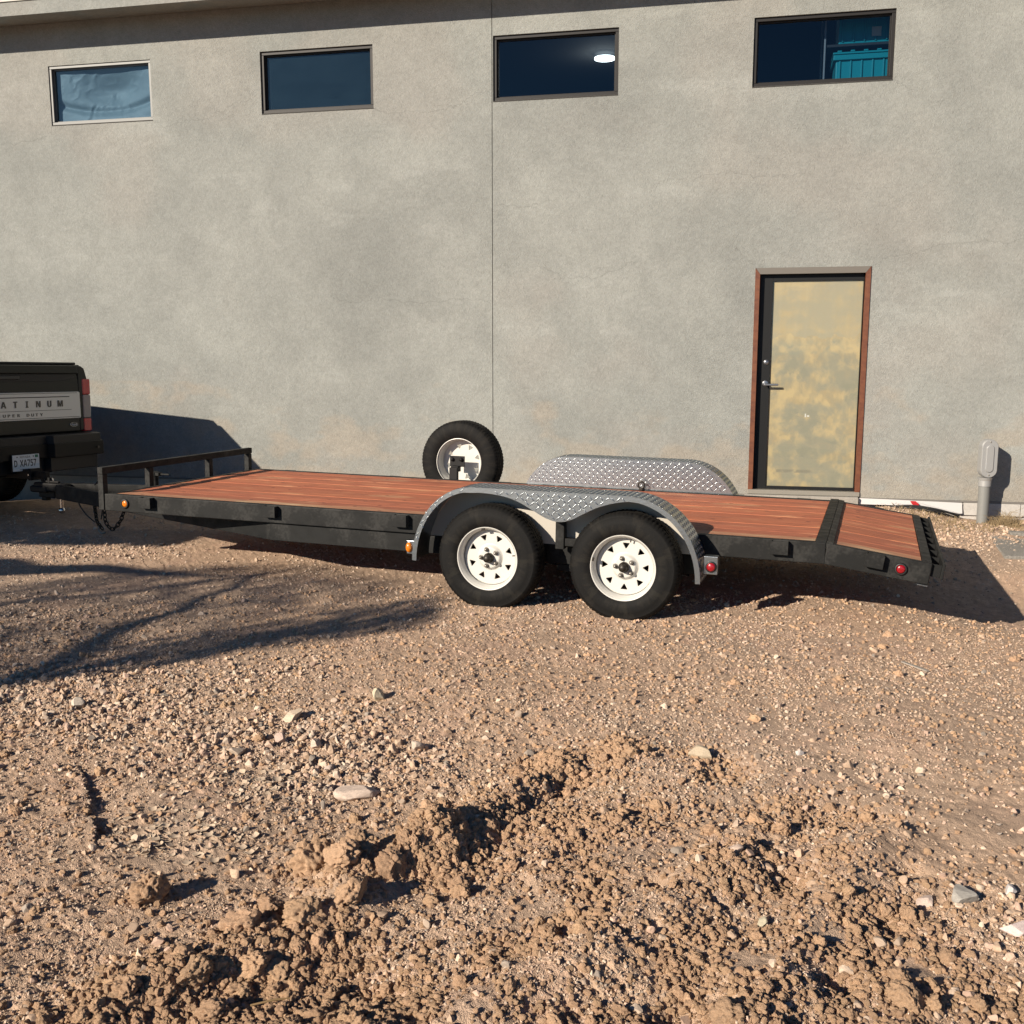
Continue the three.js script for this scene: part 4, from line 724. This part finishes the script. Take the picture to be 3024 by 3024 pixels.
  // frame, axle, wheels
  P('frame', [bx(-.46, -.38, .50, .66, -5.2, -.05, .01), bx(.38, .46, .50, .66, -5.2, -.05, .01), cyl(.06, .06, 1.7, 'x', 0, .42, -1.28, 16), new THREE.SphereGeometry(.17, 20, 14).scale(1, 1, .8).translate(0, .42, -1.28)], M.steelDark);
  P('exhaust_pipe', tube([V(.5, .5, -2), V(.56, .52, -.9), V(.62, .46, -.35)], .04, 12), M.grease);
  P('spare_tyre', tyreGeo(.37, .24, .22, .006).rotateX(Math.PI / 2).translate(0, .56, -.62), M.rubber);
  const tg2 = tyreGeo(.42, .275, .24, .01).rotateY(Math.PI / 2), rg = lathe([[.05, .08], [.1, .085], [.2, .06], [.235, .12], [.245, .125], [.24, -.11]], 40).rotateY(Math.PI / 2);
  for (const s of [1, -1]) for (const z of [-1.28, -5.3]) { const w = sub('wheel', truck, s * .86, .41, z); if (s < 0) w.rotation.y = Math.PI; P('tyre', tg2, M.rubber, null, w); P('rim', rg, std({ c: [.4, .4, .4], metalness: .8, roughness: .35 }), null, w); }
  // cab and front, mostly outside the frame
  const cab = sub('cab', truck);
  const side = new THREE.Shape([[-2.2, .55], [-2.2, 1.40], [-2.35, 1.95], [-4.15, 1.97], [-4.95, 1.36], [-6.2, 1.28], [-6.32, 1.1], [-6.34, .60], [-5.8, .55]].map((p) => new THREE.Vector2(p[0], p[1])));
  const cg = extrude(side, 1.86, .05); const cm = new THREE.Matrix4().makeBasis(V(0, 0, 1), V(0, 1, 0), V(1, 0, 0)); cg.translate(0, 0, -.93); cg.rotateY(-Math.PI / 2); cg.translate(0, 0, -.55);
  P('body', cg, paint, null, cab);
  P('rear_window', bx(-.72, .72, 1.45, 1.86, -2.91, -2.75, .02), std({ c: [0.01, 0.012, 0.014], roughness: .05 }), null, cab);
}

// ---------------------------------------------------------------- beside the wall
{
  const c = thing('conduit_post', 'grey electrical conduit post with an oval cover, standing at the wall right of the door', 'conduit post', [2.245, -.05, .2]);
  const grey = std({ c: [0.25, 0.255, 0.245], roughness: .6 }), lite = std({ c: [0.46, 0.465, 0.46], roughness: .45, metalness: .3 });
  part('pipe', cyl(.051, .051, .50, 'y', 0, .22, 0, 28), grey, c);
  part('collar', [cyl(.057, .057, .055, 'y', 0, .455, 0, 28), cyl(.057, .066, .03, 'y', 0, .495, 0, 28)], lite, c);
  const ov = (w, h) => { const s = new THREE.Shape(), r = w / 2; s.absarc(0, h / 2 - r, r, 0, Math.PI); s.absarc(0, -h / 2 + r, r, Math.PI, 2 * Math.PI); s.closePath(); return s; };
  part('body', [extrude(ov(.144, .36), .09, .012).translate(.012, .69, -.055)], lite, c);
  part('cover', [extrude(ov(.144, .355), .012, .004).translate(.012, .69, .04), extrude(ov(.07, .255), .006, .005).translate(.012, .69, .055)], lite, c);
  for (const y of [.845, .535]) part('screw', lathe([[0, .006], [.007, .005], [.009, 0]], 14).translate(.012, y, .053), M.nut, c);
  c.rotation.y = 6 * D2R;
  // concrete lid in the gravel
  const lid = thing('concrete_lid', 'worn grey concrete slab at the right edge of the gravel', 'slab', [2.50, .035, 1.50]); lid.rotation.y = -.08; const lidM = std({ map: rep(T.concrete, .9, .9), roughness: 1, bumpMap: rep(T.stuccoBump, 2, 2), bumpScale: .012 });
  part('slab', [bx(-.42, .6, -.06, .012, -.45, .50, .012)], lidM, lid); part('kerb_block', [bx(-.24, -.03, -.05, .045, -.56, -.462, .008), bx(-.022, .22, -.05, .045, -.56, -.462, .008), bx(.228, .5, -.05, .045, -.56, -.462, .008)], lidM, lid);
  // dry grass
  const blades = (name, label, cat, n, spots, hmax, kind) => {
    const gs = [];
    for (let i = 0; i < n; i++) {
      const [cx, cz, r] = spots[i % spots.length], a = rr(0, 6.28), d = r * Math.sqrt(rnd()), x = cx + Math.cos(a) * d, z = Math.max(.03, cz + Math.sin(a) * d), y = H(x, z) - .004, h = hmax * rr(.35, 1), l = rr(0, 6.28), b = h * rr(.3, 1.1), w = rr(.0012, .0028);
      const p0 = V(x, y, z), p1 = V(x + Math.cos(l) * b * .35, y + h * .65, z + Math.sin(l) * b * .35), p2 = V(x + Math.cos(l) * b, y + h * rr(.6, 1), z + Math.sin(l) * b);
      gs.push(taper([p0, p1, p2], [w, w * .8, w * .3], 3));
    }
    const o = solo(name, gs, std({ c: [.44, .33, .185], roughness: 1 }), label, cat); if (kind) { o.userData.kind = kind; delete o.userData.category; } return o;
  };
  blades('dry_grass', 'thin dry grass scattered over the gravel along the wall', null, 1500, [[1.55, .22, .32], [1.85, .32, .3], [2.5, .3, .28], [2.75, .5, .35], [2.1, .6, .3], [1.7, .7, .35], [2.6, .75, .25]], .055, 'stuff');
  blades('grass_tuft', 'dry tan grass tuft at the foot of the conduit post', 'grass tuft', 220, [[2.40, .42, .13]], .15);
  blades('weed', 'thin upright dead weed stalk against the wall right of the conduit post', 'weed', 14, [[2.47, .09, .025]], .2);
  solo('wood_strip', [bx(-.09, .09, 0, .006, -.011, .011, .001).rotateY(-.95).translate(.925, H(.925, 5.0) + .004, 5.0)], std({ c: [.40, .36, .31], roughness: .8 }), 'thin flat grey strip lying on the dirt below the trailer tail', 'strip');
  solo('straw', [taper([V(-1.17, H(-1.17, 8.325) + .018, 8.325), V(-1.12, H(-1.12, 8.29) + .02, 8.29), V(-1.07, H(-1.07, 8.25) + .016, 8.25)], [.003, .0035, .002], 6)], std({ c: [.40, .27, .13], roughness: .9 }), 'single dry straw across the clods in the bottom foreground', 'straw');
}

// ---------------------------------------------------------------- stones and clods that can be told apart
{
  const L = [
    ['stone', -1.63, 6.13, .042, .9, 'pale', 'round pale stone alone on the smooth dirt below the front wheel'],
    ['stone', -1.34, 7.10, .085, .42, 'pale', 'long flat pale stone just above the broken soil ridge'],
    ['stone', -1.93, 6.42, .060, .55, 'pale', 'low angular stone at the upper edge of the gravel patch'],
    ['stone', -1.28, 6.62, .036, .9, 'pale', 'blocky pale stone at the right end of the gravel patch'],
    ['stone', -1.86, 6.68, .034, .8, 'tan', 'tan stone in the middle of the gravel patch with a crisp shadow'],
    ['stone', -1.70, 6.70, .033, .8, 'pale', 'pale chunk of gravel right of the middle of the gravel patch'],
    ['stone', -1.98, 6.83, .040, .75, 'tan', 'broken tan stone casting a long shadow in the gravel patch'],
    ['stone', -1.55, 6.90, .034, .6, 'pale', 'pale wedge of stone near the lower edge of the gravel patch'],
    ['stone', -3.4, 6.52, .055, .6, 'pale', 'whitish stone at the left edge just below the branch shadows'],
    ['stone', -2.98, 6.48, .045, .7, 'pale', 'whitish stone second from the left edge below the branch shadows'],
    ['stone', -.12, 6.46, .050, .6, 'pink', 'flat pinkish stone in the open dirt right of the soil ridge'],
    ['stone', .69, 7.44, .048, .6, 'grey', 'smooth grey stone with a dark shadow at the lower right'],
    ['stone', .80, 7.60, .046, .7, 'white', 'whitish double-lobed stone at the right edge of the foreground'],
    ['stone', .84, 7.36, .028, .7, 'white', 'small whitish stone above the double-lobed one at the right edge'],
    ['stone', .58, 7.46, .032, .5, 'pale', 'sliver of pale stone left of the smooth grey stone'],
    ['stone', .27, 6.36, .022, .7, 'white', 'little white stone on the smooth dirt at right of centre'],
    ['stone', .10, 7.72, .024, .7, 'pale', 'small pale stone between the tyre ruts at lower right'],
    ['stone', .02, 7.36, .030, .6, 'pale', 'pale oval stone on the tyre-marked mud'],
    ['clod', -1.28, 7.66, .066, 1.15, '', 'tall upright clod standing in the middle of the broken soil'],
    ['clod', -1.17, 7.72, .052, .8, '', 'rounded clod right beside the tall upright one'],
    ['clod', -1.14, 7.63, .056, .95, '', 'split clod behind the rounded one'],
    ['clod', -1.02, 7.68, .044, 1.1, '', 'narrow clod left of the big mound'],
    ['clod', -.99, 7.23, .046, .8, '', 'orange-tan clod in the hollow above the big mound'],
    ['clod', -1.07, 7.87, .05, .8, '', 'broad clod below the mound with a pit beside it'],
    ['clod', -1.18, 7.98, .048, .8, '', 'pointed clod beside the dark pit'],
    ['clod', -1.30, 7.93, .040, .9, '', 'knobbly clod left of the pointed one'],
    ['clod', -1.33, 8.05, .050, .75, '', 'large clod leaning over the dark hollow at lower left'],
    ['clod', -1.68, 7.96, .050, 1.05, '', 'jagged clod alone on the flat mud at left, casting a long shadow'],
    ['clod', -1.22, 8.2, .040, .8, '', 'lumpy clod at the right rim of the lower left hollow'],
    ['clod', -1.17, 8.18, .048, .6, '', 'low wide clod above the straw'],
    ['clod', -1.25, 8.38, .038, .85, '', 'clod at the bottom edge, right of the fat one'],
    ['clod', -1.34, 8.30, .046, .8, '', 'fat clod at the lower end of the soil ridge'],
    ['clod', -1.47, 8.40, .040, .8, '', 'clod at the bottom edge, left of the fat one'],
    ['clod', -.78, 7.72, .03, .8, '', 'small round clod on the slope right of the mound'],
    ['clod', .10, 7.02, .042, .7, '', 'clod at the head of the tyre-marked patch'],
    ['clod', .18, 7.08, .036, .8, '', 'second clod at the head of the tyre-marked patch, to the right'],
    ['clod', .02, 8.22, .045, .7, '', 'clod beside the deep pit at the bottom right'],
    ['clod', .45, 8.02, .042, .7, '', 'clod in the lower right corner'],
  ];
  const cols = { pale: [.84, .70, .55], tan: [.72, .57, .43], pink: [.80, .61, .48], grey: [.52, .48, .43], white: [.92, .84, .73] };
  L.forEach(([kind, x, z, r, flat, tone, label], i) => {
    const isC = kind === 'clod';
    const g = isC ? rockGeo(100 + i, 14, 6, .3, false) : rockGeo(100 + i, 4, 14, .05);
    const m = isC ? std({ c: soilColour(), map: rep(T.dirtFine, .6, .6), roughness: 1, bumpMap: rep(T.dirtBump, .8, .8), bumpScale: .002 }) : std({ c: cols[tone].map((q) => q * rr(.95, 1.08)), map: rep(T.dirtFine, .4, .4), roughness: .95 });
    const o = solo(isC ? 'soil_clod' : 'stone', g, m, label, isC ? 'clod' : 'stone', isC ? 'clods of soil in the foreground' : 'larger stones on the yard');
    o.position.set(x, H(x, z) + r * flat * .45, z); o.scale.set(r * 1.1, r * flat, r * .9); o.rotation.set(rr(-.2, .2), rr(0, 6.28), rr(-.2, .2)); if (i === 1) { o.rotation.set(0, .15, .04); o.scale.set(r * 1.25, r * .4, r * .6); }
  });
}

// ---------------------------------------------------------------- bare tree behind the camera's left, out of frame, that casts the branch shadows
{
  const tr = thing('bare_tree', 'bare tree left of the view whose branch shadows cross the dirt', 'tree', [0, 0, 0]);
  const bark = std({ c: [.11, .085, .065], roughness: .95 });
  const S = V(SUN.x, SUN.y, SUN.z).divideScalar(Math.hypot(SUN.x, SUN.z));
  const up = (x, z, s) => V(x, .0, z).addScaledVector(S, s);
  const limb = (pts, s0, s1, r0, r1, rad = 7) => { const c = new THREE.CatmullRomCurve3(pts.map(([x, z], i) => up(x, z, lerp(s0, s1, i / (pts.length - 1))))); const q = c.getPoints(pts.length * 4); part('branch', taper(q, q.map((_, i) => lerp(r0, r1, i / (q.length - 1))), rad), bark, tr); };
  const F = up(-5.6, 7.6, 7.2), base_ = V(F.x - .5, -.3, F.z + .5);
  part('trunk', taper([base_, base_.clone().lerp(F, .4).add(V(.1, 0, .05)), F], [.24, .19, .15], 12), bark, tr);
  const s0 = 7.2;
  limb([[-5.6, 7.6], [-4.4, 6.9], [-3.53, 6.31], [-3.5, 5.95], [-3.57, 5.28], [-3.54, 5.0], [-3.47, 4.81], [-3.49, 4.46], [-3.41, 4.21], [-3.45, 3.79], [-3.39, 3.65]], s0, 6.0, .075, .012);
  limb([[-5.6, 7.6], [-5.4, 6.2], [-4.67, 4.89], [-4.04, 4.39], [-3.61, 3.91], [-3.39, 3.65]], s0, 6.0, .03, .010, 6);
  limb([[-5.55, 7.5], [-5.3, 6.2], [-4.72, 4.86], [-4.08, 4.36], [-3.64, 3.88]], s0, 6.0, .025, .009, 6);
  limb([[-5.6, 7.6], [-6.6, 5.6], [-5.9, 4.35], [-5.34, 4.05], [-4.81, 3.78], [-4.28, 3.82], [-3.65, 3.83]], s0, 6.2, .22, .012, 8);
  limb([[-6.6, 5.6], [-5.6, 4.9], [-4.92, 4.59], [-4.33, 3.94], [-3.71, 3.52], [-3.41, 3.25]], 7, 6, .02, .006, 5);
  limb([[-4.4, 6.9], [-4.3, 6.0], [-4.01, 5.5], [-3.86, 5.38], [-3.63, 5.08]], 7, 6.3, .025, .008, 5);
  limb([[-5.6, 7.6], [-4.4, 7.1], [-3.5, 6.33], [-3.21, 6.1], [-2.92, 5.76], [-2.69, 5.45], [-2.4, 5.2], [-1.96, 4.93], [-1.75, 4.81]], s0, 6.6, .034, .010);
  limb([[-3.6, 6.2], [-3.35, 5.52], [-2.96, 5.12], [-2.57, 4.68], [-2.21, 4.32], [-1.88, 4.1]], 6.8, 6.0, .022, .008, 5);
  const lowE = [[-3.5, 6.33], [-3.21, 6.1], [-2.92, 5.76], [-2.69, 5.45], [-2.4, 5.2], [-1.96, 4.93], [-1.75, 4.81]], upE = [[-3.45, 5.9], [-3.35, 5.52], [-2.96, 5.12], [-2.57, 4.68], [-2.21, 4.32], [-2.0, 4.15], [-1.88, 4.1]];
  const tw = [];
  for (let i = 0; i < 60; i++) { const k = rr(0, 5), a = Math.floor(k), f = k - a, k2 = Math.min(5.99, k + rr(.4, 1.6)), b = Math.floor(k2), f2 = k2 - b, w0 = rr(0, .3), w1 = rr(.3, 1); const at = (A, B, q, g, w) => [lerp(lerp(A[q][0], A[q + 1][0], g), lerp(B[q][0], B[q + 1][0], g), w), lerp(lerp(A[q][1], A[q + 1][1], g), lerp(B[q][1], B[q + 1][1], g), w)]; const p = at(lowE, upE, a, f, w0), q = at(lowE, upE, b, f2, w1); const s = 6.7 - k * .12; const A = up(...p, s), B = up(...q, s - .3 + rr(-.5, .5)); tw.push(taper([A, A.clone().lerp(B, .5).add(V(rr(-.06, .06), rr(-.06, .06), rr(-.06, .06))), B], [.016, .013, .008], 4)); }
  part('twigs', tw, bark, tr).userData.kind = 'stuff';
  const leafM = std({ c: [.10, .08, .045], roughness: 1, side: THREE.DoubleSide });
  const clump = (quad, n, s0_, s1_) => { const cl = []; for (let i = 0; i < n; i++) { const a = rnd(), b = rnd() ** .8, x = lerp(lerp(quad[0][0], quad[1][0], a), lerp(quad[3][0], quad[2][0], a), b), z = lerp(lerp(quad[0][1], quad[1][1], a), lerp(quad[3][1], quad[2][1], a), b), q = up(x, z, rr(s0_, s1_)); const g = new THREE.CircleGeometry(rr(.04, .075), 5).scale(1, .55, 1); g.rotateX(rr(0, 6)); g.rotateY(rr(0, 6)); g.translate(q.x, q.y, q.z); cl.push(g); } part('shade_clump', cl, leafM, tr, 'clump of leaves added to shade the ground'); };  // unseen leaf masses, shaped by the ground patch they are to shade
  const spray = []; const hullP = [[-6.0, 4.2], [-5.0, 4.45], [-4.2, 3.6], [-3.2, 3.3], [-1.9, 3.95], [-1.75, 4.75], [-2.9, 5.75], [-3.6, 6.4], [-5.4, 7.0]];
  const inside = (x, z) => { let c = false; for (let i = 0, j = hullP.length - 1; i < hullP.length; j = i++) { const [xi, zi] = hullP[i], [xj, zj] = hullP[j]; if ((zi > z) !== (zj > z) && x < (xj - xi) * (z - zi) / (zj - zi) + xi) c = !c; } return c; };
  const bandP = [...lowE, ...upE.slice().reverse()], inBand = (x, z) => { let c = false; for (let i = 0, j = bandP.length - 1; i < bandP.length; j = i++) { const [xi, zi] = bandP[i], [xj, zj] = bandP[j]; if ((zi > z) !== (zj > z) && x < (xj - xi) * (z - zi) / (zj - zi) + xi) c = !c; } return c; };
  for (let i = 0; spray.length < 2500 && i < 120000; i++) { const x = rr(-6, -1.7), z = rr(3.2, 7); if (!inside(x, z) || rnd() > (inBand(x, z) ? .42 : .22) * (.5 + .9 * (fbm(x * .8 + z * .3, z * .8, 3, 801) - .1)) * (.4 + .6 * ss(-1.7, -3, x))) continue; const q = up(x, z, inBand(x, z) ? rr(6.6, 7.6) : rr(8, 10)), d = V(rr(-1, 1), rr(-1, 1), rr(-1, 1)).normalize().multiplyScalar(rr(.05, .16)); spray.push(taper([q.clone().sub(d), q.clone().add(d)], [.007, .004], 3)); }  // loose unseen twigs, added for the soft half-shade on the dirt
  part('twigs', spray, bark, tr).userData.kind = 'stuff';
  clump([[-6.3, 3.55], [-5.6, 3.62], [-4.72, 3.92], [-5.9, 4.3]], 900, 6.3, 6.9);  // added for the dark lobe of shade at the left edge
  clump([[-6.9, 3.25], [-4.62, 2.86], [-4.5, 1.6], [-7.2, 1.6]], 4600, 6.2, 7.2);  // added to shade the ground under the hitch
}
renderer.render(scene, camera);
